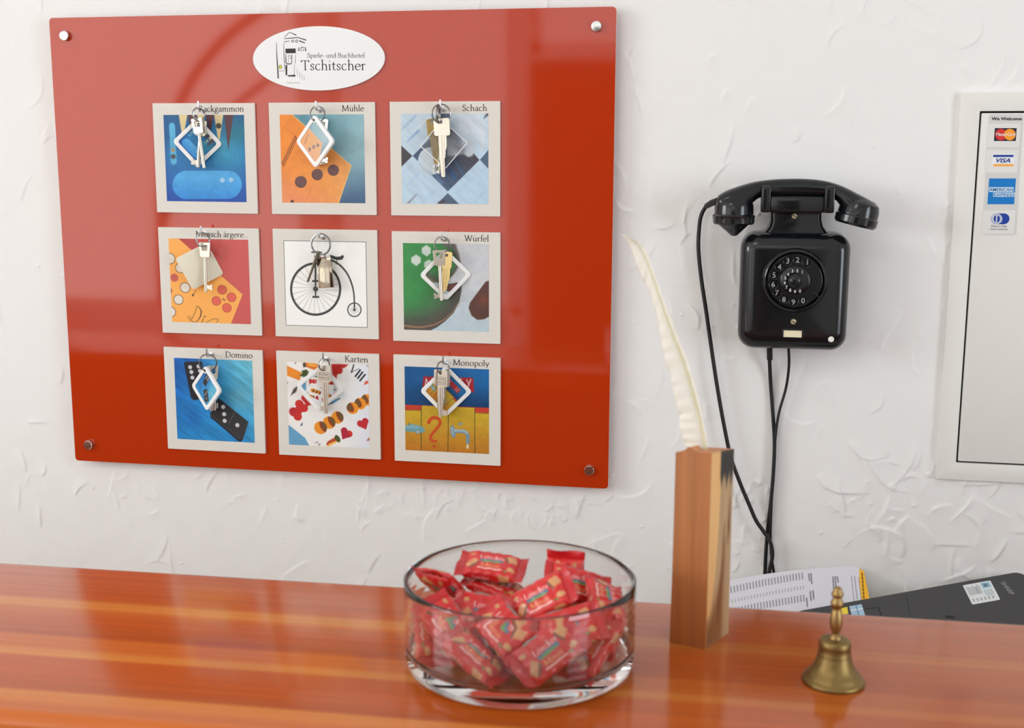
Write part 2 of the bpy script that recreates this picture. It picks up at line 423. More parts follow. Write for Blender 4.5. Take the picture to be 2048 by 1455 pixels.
N = 176
def art_backgammon(n=N):
    c = Canvas(n, ((193, 210), (1168, 210), (1203, 1270), (237, 1252)), (38, 120, 178))
    c.grad((700, 210), (700, 600), (36, 92, 138), 1, 0).grad((700, 800), (700, 1260), (34, 78, 170), 0, 1)
    c.blob((950, 640), 260, (62, 158, 190), .8).blob((1080, 420), 160, (38, 120, 130), .7).blob((300, 420), 180, (28, 84, 140), .6)
    c.grad((260, 700), (190, 700), (25, 70, 150), 0, .6)
    for a, b, x, y, k in ((378, 484, 428, 520, 0), (484, 600, 545, 470, 1), (600, 700, 650, 440, 0), (700, 806, 755, 470, 1), (806, 918, 866, 580, 0), (928, 1040, 980, 645, 1)):
        c.poly([(a, 205), (b, 205), (x, y)], ((226, 205, 152), (92, 58, 66))[k], 1.5)
    c.blob((866, 560), 60, (120, 170, 165), .6)
    c.stroke([(298, 342), (318, 772)], 72, (92, 178, 220)).circle((308, 635), 26, (166, 150, 125)).circle((312, 714), 31, (78, 84, 88))
    c.circle((862, 343), 33, (74, 68, 60))
    m = c.mpoly(rrect(842, 342, 170, 8, 724, 1056)); c.mix(m, (80, 168, 226)); c.grad((700, 980), (700, 1230), (52, 140, 216), 0, 1, m)
    c.circle((908, 1003), 30, (164, 206, 234)).circle((1016, 998), 28, (158, 202, 232))
    return c.noise(.05, 18, 18, 20, 3)
def art_muehle(n=N):
    c = Canvas(n, ((180, 205), (1198, 205), (1218, 1280), (208, 1272)), (118, 168, 182))
    c.grad((800, 200), (1180, 330), (150, 190, 198), .2, .9).grad((1100, 700), (1150, 1280), (68, 98, 132), 0, 1).blob((480, 260), 150, (84, 140, 160), .7)
    b = [(170, 200), (328, 202), (1046, 825), (893, 1285), (170, 1290)]
    m = c.mpoly(b); c.mix(m, (240, 142, 56)); c.grad((250, 700), (1000, 950), (236, 164, 96), 0, .9, m); c.grad((600, 1000), (450, 1280), (236, 146, 100), 0, .9, m)
    c.stroke([(328, 205), (1046, 825), (893, 1280)], 9, (250, 196, 110))
    c.stroke([(185, 320), (300, 400), (560, 640)], 5, (222, 112, 44)).stroke([(480, 1275), (590, 1060)], 5, (222, 122, 70)).stroke([(720, 1270), (800, 1030)], 5, (226, 138, 80))
    for k in range(13):
        t = k / 12; x, y = 218 + 157 * t, 808 - 322 * t
        c.stroke([(x - 14, y - 22), (x + 12, y + 22)], 11, (96, 44, 40))
    for p, r in (((440, 1017), 71), ((640, 928), 68), ((835, 875), 67)):
        c.ell((p[0] - 5, p[1] + 5), r, (84, 54, 58)); c.ell(p, r - 4, (112, 80, 80))
    c.circle((330, 1260), 21, (104, 60, 56))
    return c.noise(.04, 14, 14, 40, 5)
def art_schach(n=N):
    c = Canvas(n, ((188, 192), (1225, 190), (1230, 1262), (203, 1262)), (196, 216, 230))
    c.grad((300, 300), (1000, 1200), (186, 212, 232), 0, 1).blob((1000, 330), 300, (208, 216, 224), .8)
    for x, y, l, wd, col in ((330, 460, 130, 26, (130, 165, 205)), (280, 300, 160, 18, (150, 178, 208)), (420, 330, 170, 20, (222, 230, 236)), (330, 980, 150, 20, (170, 200, 228)), (520, 1180, 140, 20, (176, 204, 228)), (950, 1040, 170, 24, (172, 204, 230)), (1120, 1180, 120, 20, (168, 200, 226)), (1130, 900, 130, 18, (180, 208, 230)), (260, 860, 120, 16, (176, 204, 228))):
        c.stroke([(x - l / 2, y + l / 2), (x + l / 2, y - l / 2)], [4, wd, ] , col, 6)
    c.poly([(185, 560), (327, 692), (195, 825)], (74, 72, 76))
    m = c.mpoly([(330, 692), (735, 300), (1122, 738), (750, 1114)]); c.mix(m, (78, 96, 122)); c.grad((700, 900), (1050, 720), (76, 74, 84), 0, 1, m)
    for x, y, l, wd, col in ((640, 960, 120, 30, (96, 128, 165)), (800, 900, 110, 34, (52, 92, 150)), (880, 830, 140, 26, (74, 110, 150)), (760, 1010, 90, 26, (70, 88, 116)), (900, 960, 60, 20, (70, 78, 92))):
        c.mix(c.mstroke([(x - l * .3, y - l / 2), (x + l * .3, y + l / 2)], [10, wd], 6) * m, col)
    c.poly([(1235, 612), (1128, 736), (1235, 850)], (82, 104, 128)); c.poly([(750, 1132), (618, 1270), (892, 1270)], (86, 104, 126)); c.stroke([(650, 1255), (700, 1230)], 30, (74, 70, 78), 6)
    c.poly([(600, 185), (805, 185), (735, 262), (640, 250)], (86, 98, 120))
    c.ell((545, 752), 150, (206, 220, 230), 165); c.stroke([(412, 780), (470, 870), (560, 905)], 12, (164, 190, 212), 5)
    c.poly([(740, 690), (840, 690), (920, 660), (990, 705), (1040, 690), (1062, 640), (1010, 520), (900, 480), (760, 400), (760, 280), (1000, 250), (1140, 500), (1130, 640), (1180, 560), (1190, 300), (800, 240), (720, 420)], (206, 216, 226), 4)
    c.stroke([(840, 560), (900, 620)], 90, (150, 150, 160), 12).stroke([(800, 470), (860, 500)], 70, (110, 120, 142), 12)
    c.stroke([(1175, 245), (1214, 200)], [8, 34], (92, 94, 106), 3).stroke([(278, 1256), (380, 1150)], [20, 4], (128, 124, 140), 4)
    return c.noise(.05, 6, 30, 45, 8)
def art_mensch(n=N):
    c = Canvas(n, ((172, 200), (1180, 215), (1213, 1287), (217, 1250)), (206, 92, 88))
    c.grad((400, 210), (760, 260), (184, 66, 62), .8, 0)
    c.poly([(160, 195), (292, 202), (1102, 910), (952, 1290), (160, 1270)], (252, 178, 88)); c.stroke([(292, 202), (1102, 910), (952, 1285)], 6, (254, 196, 104))
    dk = (72, 52, 44)
    for p, r in (((188, 455), 66), ((322, 572), 62), ((381, 820), 62), ((297, 972), 60), ((198, 1125), 64)): c.circle(p, r, (232, 222, 208), None, dk, 7)
    c.circle((245, 695), 52, (204, 98, 86)); c.circle((176, 858), 38, (204, 98, 86), None, dk, 6)
    for p in ((848, 850), (967, 945), (775, 990), (908, 1078)): c.circle(p, 56, (228, 104, 84), None, (178, 70, 60), 7)
    c.stroke([(516, 855), (478, 920)], 6, dk).poly([(468, 935), (470, 898), (496, 915)], dk)
    c.stroke([(852, 980), (864, 952)], 6, dk).stroke([(872, 994), (886, 966)], 6, dk).stroke([(860, 968), (878, 980)], 6, dk)
    c.stroke([(524, 1052), (560, 1070), (584, 1120), (576, 1180), (545, 1230), (505, 1262), (460, 1240), (425, 1208), (412, 1186), (428, 1180), (470, 1210)], [6, 8, 14, 12, 8, 6, 5, 5, 4, 4, 4], dk)
    c.stroke([(528, 1066), (505, 1130), (470, 1205), (440, 1240)], [5, 7, 6, 4], dk).stroke([(610, 1210), (590, 1270)], 8, dk).circle((627, 1186), 10, dk)
    c.stroke([(640, 1262), (690, 1240), (740, 1215), (790, 1218), (800, 1235), (770, 1262)], [4, 5, 6, 6, 5, 4], dk)
    return c
def art_bicycle(n=250):
    c = Canvas(n, ((167, 187), (1190, 205), (1208, 1270), (197, 1240)), (250, 250, 246)); g = (58, 62, 60); dk = (40, 42, 42)
    hub = (566, 790)
    c.stroke([(p[0], p[1]) for p in circ(566, 790, 288, 303, 60)] + [(854, 790)], 3, (150, 152, 150))
    for k in range(24):
        a = 2 * math.pi * k / 24 + .06
        c.stroke([(566 + 25 * math.cos(a + .5), 790 + 25 * math.sin(a + .5)), (566 + 292 * math.cos(a), 790 + 305 * math.sin(a))], 3.2, (120, 122, 120))
    o = circ(566, 790, 304, 318, 72); c.stroke(o + [o[0]], 26, g)
    c.ell(hub, 30, g).stroke([(560, 330), (562, 480), (566, 880)], [22, 24, 16], g).stroke([(530, 692), (592, 692)], 22, g).stroke([(536, 888), (600, 888)], 24, g)
    c.stroke([(520, 335), (600, 330), (640, 340)], 16, dk)
    sp = [tuple(p)[:2] for p in smooth_path([(572, 400, 0), (680, 410, 0), (760, 432, 0), (860, 490, 0), (950, 590, 0), (1010, 720, 0), (1040, 860, 0), (1046, 1045, 0)], 5)]
    c.stroke(sp, [26 - 10 * i / len(sp) for i in range(len(sp))], g)
    c.poly([(738, 372), (770, 372), (820, 392), (870, 388), (900, 368), (918, 385), (900, 424), (860, 432), (800, 425), (755, 405)], g).stroke([(830, 428), (822, 485)], 9, g)
    for k in range(14):
        a = 2 * math.pi * k / 14
        c.stroke([(1045, 1047), (1045 + 76 * math.cos(a), 1047 + 78 * math.sin(a))], 3, (130, 132, 130))
    o = circ(1045, 1047, 82, 84, 40); c.stroke(o + [o[0]], 13, g).ell((1045, 1047), 15, g)
    fr = [(170, 190), (1188, 208), (1206, 1267), (199, 1238)]; c.stroke(fr + [fr[0]], 8, (92, 96, 92))
    return c
def art_wuerfel(n=N):
    c = Canvas(n, ((188, 187), (1230, 200), (1230, 1262), (200, 1237)), (204, 208, 212)); c.grad((900, 700), (900, 1250), (186, 206, 216), 0, 1)
    c.blob((960, 420), 120, (176, 180, 186), .5)
    edge = [(690, 180), (790, 185), (840, 270), (878, 400), (900, 560), (896, 760), (868, 900), (800, 1030), (700, 1130), (600, 1205), (520, 1245), (180, 1245)]
    m = c.mpoly([(180, 180)] + edge, 2); c.mix(m, (66, 140, 78)); c.grad((420, 700), (760, 1050), (84, 78, 76), 0, 1, m); c.grad((650, 500), (860, 500), (88, 84, 76), 0, .9, m); c.grad((300, 960), (320, 1130), (86, 78, 74), 0, .9, m)
    c.mix(m * c.mell((330, 600), 330, 420, 0, 60) * .5, (60, 150, 80))
    c.stroke([(190, 1186), (300, 1204), (420, 1208), (560, 1180), (680, 1120), (790, 1020), (862, 900)], [22, 22, 20, 18, 14, 10, 5], (158, 118, 92), 2)
    c.stroke([(700, 195), (800, 190), (860, 330), (895, 520)], [60, 50, 24, 8], (112, 100, 98), 5)
    for p, rx, ry in (((472, 280), 55, 70), ((347, 395), 57, 70), ((503, 452), 56, 66)):
        c.poly([(p[0], p[1] - ry), (p[0] + rx, p[1] - ry * .45), (p[0] + rx, p[1] + ry * .4), (p[0] + 5, p[1] + ry), (p[0] - rx, p[1] + ry * .4), (p[0] - rx, p[1] - ry * .45)], (206, 218, 210), 2)
    m = c.mpoly([(1188, 655), (1235, 640), (1235, 1075), (1170, 1108), (1090, 1116), (1020, 1066), (984, 975), (1000, 910)], 2); c.mix(m, (92, 62, 54)); c.blob((1160, 880), 80, (136, 72, 56), .7); c.mix(m * 0, (0, 0, 0))
    c.stroke([(1195, 662), (1205, 740), (1228, 770)], 16, (112, 62, 78), 3)
    return c.noise(.04, 16, 16, 0, 12)
def art_domino(n=N):
    c = Canvas(n, ((177, 195), (1168, 222), (1198, 1265), (222, 1215)), (40, 140, 205))
    c.grad((700, 700), (200, 300), (14, 96, 180), 0, 1).grad((600, 600), (1160, 230), (112, 196, 214), 0, 1).blob((1000, 680), 190, (104, 180, 204), .8).blob((420, 960), 170, (22, 98, 180), .6).blob((350, 230), 170, (16, 104, 188), .5)
    c.noise(.16, 4, 26, 35, 21)
    bk = (34, 34, 38)
    c.poly([(300, 258), (330, 245), (528, 238), (620, 700), (425, 728), (392, 700)], bk, 1.5)
    for p in ((380, 312), (396, 373), (409, 443), (487, 301), (504, 358), (520, 430)): c.circle(p, 25, (212, 212, 212))
    m = c.mpoly([(632, 905), (640, 880), (740, 700), (1118, 1000), (1045, 1228), (1015, 1250), (985, 1240), (640, 945)], 1.5); c.mix(m, (40, 42, 46)); c.grad((800, 800), (1050, 1100), (60, 60, 62), 0, .8, m)
    c.stroke([(640, 942), (1000, 1238), (1040, 1228)], 9, (18, 22, 30)).stroke([(648, 915), (1005, 1205)], 5, (86, 82, 80)).stroke([(944, 870), (870, 1030)], 5, (126, 118, 108))
    for p in ((797, 812), (810, 903), (816, 988), (977, 1042)): c.circle(p, 26, (208, 208, 206))
    return c
def heart(c, x, y, r, rot, col, col2):
    t = math.radians(rot); q = lambda a, b: (x + a * math.cos(t) - b * math.sin(t), y + a * math.sin(t) + b * math.cos(t))
    c.ell(q(-r * .5, -r * .3), r * .58, col).ell(q(r * .5, -r * .3), r * .58, col2).poly([q(-r * 1.02, -r * .05), q(0, -r * .4), q(r * 1.02, -r * .05), q(0, r * 1.15)], col)
def art_karten(n=N):
    c = Canvas(n, ((185, 180), (1213, 210), (1230, 1270), (207, 1225)), (242, 240, 236)); c.grad((900, 210), (1200, 230), (226, 230, 238), 0, 1)
    c.poly([(180, 225), (375, 315), (345, 415), (180, 352)], (236, 142, 44)).poly([(345, 352), (380, 325), (372, 292), (430, 276), (462, 305), (440, 350), (400, 372)], (64, 82, 40), 2)
    c.poly([(392, 190), (420, 190), (560, 200), (625, 240), (545, 285), (430, 245)], (226, 120, 44), 2).poly([(385, 200), (415, 185), (430, 240), (395, 252)], (74, 72, 58), 2).poly([(450, 200), (560, 212), (560, 240), (460, 230)], (248, 178, 70), 2)
    c.poly([(228, 612), (268, 520), (325, 476), (300, 560), (250, 592)], (84, 84, 76), 2).stroke([(292, 205), (300, 185)], 9, (60, 62, 80)).stroke([(192, 460), (197, 430)], 8, (120, 100, 140))
    c.poly([(745, 205), (962, 209), (925, 245), (885, 258), (890, 300), (868, 325), (820, 335), (812, 388), (760, 335)], (192, 46, 38), 2).blob((850, 225), 60, (150, 30, 40), .3)
    ink = (36, 42, 50)
    c.stroke([(1030, 214), (1000, 308)], 15, ink).stroke([(1003, 306), (1094, 262)], 6, ink)
    for a, b in (((1110, 278), (1050, 358)), ((1140, 305), (1080, 382)), ((1172, 335), (1108, 412))): c.stroke([a, b], 20, ink)
    c.poly([(1156, 468), (1170, 425), (1196, 410), (1216, 425), (1208, 445)], (222, 84, 62), 2)
    c.poly([(380, 598), (492, 722), (440, 738), (362, 640)], (196, 44, 46), 1.5)
    for p, r in (((340, 712), 54), ((398, 762), 52), ((268, 812), 58), ((318, 868), 54), ((330, 790), 52)): c.ell(p, r, (204, 50, 48))
    c.blob((250, 800), 50, (150, 36, 60), .5)
    def orange(x, y, r, side):
        c.ell((x, y), r, (238, 150, 44)); m = c.mell((x, y), r)
        c.mix(m * c.mell((x + side * r * .55, y - r * .25), r * .62, r * 1.05, -28 if side > 0 else -38), (150, 62, 38)); c.mix(m * c.mell((x + side * r * .68, y - r * .33), r * .5, r * .9, -28 if side > 0 else -38), (112, 84, 48))
    for x, y, r in ((820, 880, 77), (715, 945, 79), (607, 1010, 81)): orange(x, y, r, 1)
    for x, y, r in ((1195, 655, 72), (1110, 703, 73), (1012, 760, 74)): orange(x, y, r, -1)
    heart(c, 1150, 958, 70, -25, (196, 46, 50), (190, 44, 60)); heart(c, 926, 1085, 74, 32, (178, 40, 62), (206, 56, 48))
    c.poly([(676, 1215), (700, 1180), (790, 1128), (838, 1172), (700, 1246)], (190, 80, 48), 2).poly([(690, 1238), (715, 1212), (815, 1170), (805, 1200), (710, 1246)], (248, 196, 96), 2).ell((822, 1148), 30, (78, 88, 40), 50, -30)
    c.poly([(200, 972), (410, 1140), (464, 1240), (200, 1235)], (104, 164, 202)).stroke([(535, 1206), (575, 1186)], 6, ink).stroke([(572, 1214), (600, 1216), (586, 1240)], 6, ink)
    c.poly([(350, 985), (365, 960), (380, 945), (372, 985)], (44, 48, 92), 2).poly([(1186, 1172), (1226, 1124), (1226, 1170)], (176, 96, 50), 2)
    c.poly([(690, 725), (740, 690), (858, 625), (862, 640), (760, 702)], (60, 70, 80), 1.5).stroke([(760, 690), (812, 655)], 22, (70, 150, 205), 3).poly([(1180, 216), (1214, 216), (1214, 250)], (170, 178, 180))
    c.blob((880, 590), 70, (196, 216, 226), .6)
    return c
def art_streets(n=N):
    c = Canvas(n, ((180, 198), (1225, 237), (1227, 1285), (192, 1233)), (26, 104, 168))
    c.grad((700, 400), (700, 690), (14, 58, 104), 0, 1).grad((700, 230), (200, 210), (18, 78, 132), 0, .7)
    c.poly([(415, 322), (1022, 340), (1032, 355), (1042, 522), (395, 495)], (168, 38, 48))
    lt = (222, 196, 190)
    c.stroke([(432, 470), (448, 352), (482, 436), (522, 354), (540, 470)], 15, lt).stroke([(575, 360), (575, 460), (650, 460)], 13, lt).stroke([(880, 352), (884, 470), (935, 474)], 15, lt).stroke([(950, 368), (978, 420), (1000, 362)], 14, lt).stroke([(978, 420), (952, 492)], 15, lt)
    c.poly([(185, 672), (1230, 712), (1230, 780), (185, 740)], (202, 64, 44))
    for q in ([(185, 736), (388, 742), (388, 1300), (185, 1300)], [(390, 682), (722, 698), (722, 1300), (388, 1300)], [(724, 698), (1050, 712), (1050, 1300), (722, 1300)], [(1054, 772), (1235, 780), (1235, 1300), (1052, 1300)]): c.poly(q, (204, 168, 46))
    m = c.mpoly([(185, 690), (1235, 700), (1235, 1300), (185, 1300)]) ; c.grad((700, 820), (690, 1280), (186, 108, 34), 0, .85, m * (c.V > .5))
    for x0, y0, x1 in ((389, 684, 386), (723, 700, 718), (1051, 712, 1053)): c.stroke([(x0, y0), (x1, 1275)], 8, (62, 64, 44))
    for q in ((190, 738, 388, 744), (1055, 776, 1230, 784)): c.stroke([(q[0], q[1]), (q[2], q[3])], 5, (90, 80, 40))
    c.poly([(185, 930), (225, 925), (245, 905), (330, 922), (395, 940), (430, 970), (434, 1000), (400, 1020), (300, 1012), (185, 1000)], (112, 162, 172), 3).stroke([(230, 925), (240, 902)], 10, (70, 80, 80)).circle((346, 1010), 26, (128, 152, 158)).circle((346, 1010), 12, (190, 205, 210)).stroke([(200, 945), (330, 950)], 16, (150, 190, 196), 8)
    q = [tuple(p)[:2] for p in smooth_path([(480, 892, 0), (505, 850, 0), (555, 832, 0), (610, 856, 0), (618, 910, 0), (565, 985, 0), (512, 1050, 0), (505, 1095, 0), (535, 1125, 0), (572, 1122, 0)], 5)]
    c.stroke(q, [42 - 14 * i / len(q) for i in range(len(q))], (204, 78, 38)).poly([(525, 1185), (550, 1165), (572, 1185), (548, 1212)], (198, 70, 36), 2)
    c.ell((780, 1005), 34, (120, 146, 160), 80, -8).ell((775, 1000), 18, (150, 172, 184), 55, -8)
    fa = [tuple(p)[:2] for p in smooth_path([(795, 1000, 0), (890, 1002, 0), (945, 1020, 0), (964, 1065, 0), (964, 1140, 0)], 5)]
    c.stroke(fa, 46, (126, 152, 166)).stroke([(p[0], p[1] - 8) for p in fa[:12]], 18, (176, 196, 204), 3).stroke([(850, 915), (890, 905)], 20, (136, 160, 170), 3).stroke([(870, 900), (880, 930)], 12, (136, 160, 170), 3)
    c.poly([(960, 1155), (978, 1190), (968, 1220), (950, 1216), (945, 1190)], (226, 226, 200), 2)
    return c.noise(.05, 20, 20, 0, 31)

# ---------------------------------------------------------------- materials
M_plaster = mat('white_plaster', (240, 239, 237), 0.85, spec=0.25, bump=0.25, bscale=900)
M_roomwall = mat('room_paint', (236, 235, 232), 0.9, spec=0.2)
M_ceil = mat('ceiling_paint', (242, 241, 240), 0.9, spec=0.2)
M_floor = mat('floor_tiles', (176, 172, 166), 0.4, noise=0.06, nscale=6)
M_whitewood = mat('white_window_frame', (235, 234, 230), 0.4)
M_darkwood = mat('dark_door_wood', (58, 30, 20), 0.45, noise=0.2, nscale=9)
M_print = mat('printed_colours', rough=0.42, attr='print', spec=0.35)
M_ink = mat('black_ink', (62, 60, 58), 0.6, spec=0.2)
M_white = mat('white_card', (226, 221, 212), 0.55, spec=0.3)
M_sign = mat('white_enamel', (240, 241, 241), 0.35)
M_steel = mat('polished_steel', (222, 222, 220), 0.18, 1.0)
M_nickel = mat('nickel_key', (222, 216, 202), 0.36, 1.0, bump=0.05, bscale=600)
M_brass_key = mat('brass_key', (196, 168, 112), 0.32, 1.0)
M_tag = mat('white_plastic', (246, 246, 244), 0.3)
M_tagback = mat('cream_plastic', (232, 226, 204), 0.4)
M_black = mat('black_bakelite', (17, 20, 23), 0.16, spec=0.5)
M_cord = mat('black_rubber', (16, 16, 15), 0.5)
M_digit = mat('white_digits', (225, 226, 228), 0.5)

# ---------------------------------------------------------------- the room
WY = 0.022                       # the plastered wall stands behind the key board
X0, X1, Y0, ZC = -4.1, 2.5, -4.45, 3.25
def wall_grid():
    """trowelled plaster: a fine relief of one-sided ridges"""
    gx0, gx1, gz0, gz1, st = -1.34, 0.66, 0.74, 2.02, 0.0019
    xs = np.arange(gx0, gx1, st); zs = np.arange(gz0, gz1, st); nx, nz = len(xs), len(zs)
    H = np.zeros((nz, nx)); XX, ZZ = np.meshgrid(xs, zs)
    r = np.random.RandomState(11)
    H += 0.0016 * (vnoise(XX * 9 + 20, ZZ * 9 + 3, 4) - .5) + 0.0007 * (vnoise(XX * 26 + 20, ZZ * 26, 5) - .5)
    def ridge(cx, cz, L, ang, hgt, curv, wd):
        R = L * 0.75 + 0.03
        i0, i1 = np.searchsorted(xs, (cx - R, cx + R)); j0, j1 = np.searchsorted(zs, (cz - R, cz + R))
        if i1 - i0 < 3 or j1 - j0 < 3: return
        x = XX[j0:j1, i0:i1] - cx; z = ZZ[j0:j1, i0:i1] - cz
        s = x * math.cos(ang) + z * math.sin(ang); t = -x * math.sin(ang) + z * math.cos(ang)
        t = t + curv * s * s / L + 0.0012 * np.sin(s * 90 + cx * 50)
        e = np.clip(1 - (2 * s / L) ** 2, 0, 1) ** 0.6 * (0.55 + 0.45 * np.clip(s / L + .5, 0, 1))
        p = np.where(t > 0, np.exp(-(t / 0.0022) ** 2), np.exp(np.minimum(t, 0) / wd))
        H[j0:j1, i0:i1] = np.maximum(H[j0:j1, i0:i1], 0) * 0 + H[j0:j1, i0:i1] + 1.3 * hgt * e * p
    for k in range(430):
        cx, cz = r.uniform(gx0, gx1), r.uniform(gz0, gz1)
        low = cz < 1.13; corner = cx > 0.18 and cz < 1.16
        ang = r.normal(math.radians(82), .42) if r.rand() < .65 else r.uniform(0, math.pi)
        if r.rand() < .5: ang += math.pi
        ridge(cx, cz, r.uniform(.018, .075), ang, r.uniform(.0007, .0021) * (1.25 if low else 1.0) * (1.3 if corner else 1), r.normal(0, .5), r.uniform(.003, .014))
    for x0, x1, z0, z1, n in ((-.62, -.18, .955, 1.05, 75), (.0, .07, .90, 1.06, 26), (-1.1, -.6, .93, 1.06, 14), (.16, .32, .98, 1.12, 24)):   # rough patches of small torn ridges
        for k in range(n): ridge(r.uniform(x0, x1), r.uniform(z0, z1), r.uniform(.008, .035), r.normal(1.45, .9) + (math.pi if r.rand() < .5 else 0), r.uniform(.0008, .0022), r.normal(0, .6), r.uniform(.002, .008))
    rough = np.clip((1.12 - ZZ) / .15, 0, 1); H += rough * .0011 * (vnoise(XX * 70 + 20, ZZ * 60, 6) * vnoise(XX * 23 + 9, ZZ * 23, 7))
    for k in range(45):                      # the rougher patch under the cabinet and behind the cords
        cx, cz = r.uniform(.16, .56), r.uniform(.86, 1.12)
        ridge(cx, cz, r.uniform(.03, .09), r.uniform(0, 2 * math.pi), r.uniform(.0014, .003), r.normal(0, .6), r.uniform(.003, .014))
    for k in range(70):                      # crumbs of plaster
        cx, cz = r.uniform(gx0, gx1), r.uniform(gz0, gz1 - .4); i, j = np.searchsorted(xs, cx), np.searchsorted(zs, cz)
        q = H[max(j - 6, 0):j + 6, max(i - 6, 0):i + 6]; xx = XX[max(j - 6, 0):j + 6, max(i - 6, 0):i + 6] - cx; zz = ZZ[max(j - 6, 0):j + 6, max(i - 6, 0):i + 6] - cz
        q += r.uniform(.0008, .0022) * np.exp(-(xx ** 2 + zz ** 2) / r.uniform(.0015, .003) ** 2)
    edge = np.minimum(np.minimum(XX - gx0, gx1 - XX), np.minimum(ZZ - gz0, gz1 - ZZ)); H *= np.clip(edge / .03, 0, 1)
    pos = np.stack([XX, WY - H, ZZ], -1).reshape(-1, 3)
    i = np.arange(nx * nz).reshape(nz, nx)
    q = np.stack([i[:-1, :-1], i[:-1, 1:], i[1:, 1:], i[1:, :-1]], -1).reshape(-1, 4)
    a, b, c, d = i[0, 0], i[0, -1], i[-1, -1], i[-1, 0]
    gx1, gz1 = xs[-1], zs[-1]
    o = len(pos); ext = [(X0, WY, 0), (X1, WY, 0), (X1, WY, ZC), (X0, WY, ZC), (X0, WY + .12, 0), (X1, WY + .12, 0), (X1, WY + .12, ZC), (X0, WY + .12, ZC)]
    pos = np.vstack([pos, ext])
    q = np.vstack([q, [(o, o + 1, b, a), (o + 1, o + 2, c, b), (o + 2, o + 3, d, c), (o + 3, o, a, d), (o + 5, o + 4, o + 7, o + 6), (o, o + 4, o + 5, o + 1), (o + 2, o + 6, o + 7, o + 3), (o, o + 3, o + 7, o + 4), (o + 1, o + 5, o + 6, o + 2)]])
    me = bpy.data.meshes.new('wall_back'); me.vertices.add(len(pos)); me.vertices.foreach_set('co', pos.astype(np.float32).ravel())
    me.loops.add(q.size); me.loops.foreach_set('vertex_index', q.ravel().astype(np.int32))
    me.polygons.add(len(q)); me.polygons.foreach_set('loop_start', np.arange(0, q.size, 4, dtype=np.int32)); me.update(calc_edges=True)
    me.polygons.foreach_set('use_smooth', [True] * len(q)); me.set_sharp_from_angle(angle=math.radians(60)); me.materials.append(M_plaster)
    return struct(link('wall_back', me))
wall_grid()
TH = .12
struct(MB().box(((X0 + X1) / 2, (Y0 + WY) / 2, -.05), (X1 - X0 + .3, WY - Y0 + .3, .1)).build('floor', M_floor))
struct(MB().box(((X0 + X1) / 2, (Y0 + WY) / 2, ZC + .05), (X1 - X0 + .3, WY - Y0 + .3, .1)).build('ceiling', M_ceil))
def holed_wall(name, axis, pos, a0, a1, holes):
    """a wall across the room with rectangular openings (a0, a1, z0, z1)"""
    mb = MB(); cuts = sorted(holes)
    def slab(s, e, z0, z1):
        if e - s < 1e-4 or z1 - z0 < 1e-4: return
        c, d = (s + e) / 2, e - s
        if axis == 'x': mb.box((pos, c, (z0 + z1) / 2), (TH, d, z1 - z0))
        else: mb.box((c, pos, (z0 + z1) / 2), (d, TH, z1 - z0))
    s = a0
    for h0, h1, z0, z1 in cuts:
        slab(s, h0, 0, ZC); slab(h0, h1, 0, z0); slab(h0, h1, z1, ZC); s = h1
    slab(s, a1, 0, ZC)
    return struct(mb.build(name, M_roomwall))
WIN_L = (-3.6, -1.5, 1.45, 2.85); WIN_F = (-4.0, -2.34, .70, 2.54); ADDED_WIN_M = (-2.20, -1.13, .72, 2.68); ADDED_WIN_T = (-1.09, .4, 2.11, 2.76); ADDED_WIN_R = (-2.75, -1.45, .85, 2.25); DOOR_F = (-1.08, .42, 0, 2.07)
holed_wall('wall_left', 'x', X0 - TH / 2, Y0, WY + .12, [WIN_L])
holed_wall('wall_right', 'x', X1 + TH / 2, Y0, WY + .12, [ADDED_WIN_R])
holed_wall('wall_front', 'y', Y0 - TH / 2, X0 - TH, X1 + TH, [WIN_F, ADDED_WIN_M, ADDED_WIN_T])
def window(n, axis, pos, w, bars):
    mb = MB(); a0, a1, z0, z1 = w
    def bx(s, e, q0, q1, t=.05):
        c, d = (s + e) / 2, e - s
        mb.box((pos, c, (q0 + q1) / 2) if axis == 'x' else (c, pos, (q0 + q1) / 2), (t, d, q1 - q0) if axis == 'x' else (d, t, q1 - q0))
    f = .055
    bx(a0, a1, z0, z0 + f); bx(a0, a1, z1 - f, z1); bx(a0, a0 + f, z0, z1); bx(a1 - f, a1, z0, z1)
    for b in bars: bx(a0 + (a1 - a0) * b - .025, a0 + (a1 - a0) * b + .025, z0, z1, .045)
    return struct(mb.build('window_%d' % n, M_whitewood))
window(1, 'x', X0 - TH / 2, WIN_L, [.5])
window(2, 'y', Y0 - TH / 2, WIN_F, [])
window(3, 'y', Y0 - TH / 2, ADDED_WIN_M, [])  # added window, its light takes the place of a pale wall
window(4, 'x', X1 + TH / 2, ADDED_WIN_R, [])  # window added to carry the cool fill from the right
window(5, 'y', Y0 - TH / 2, ADDED_WIN_T, [])  # transom added for the bright strip reflected over the door
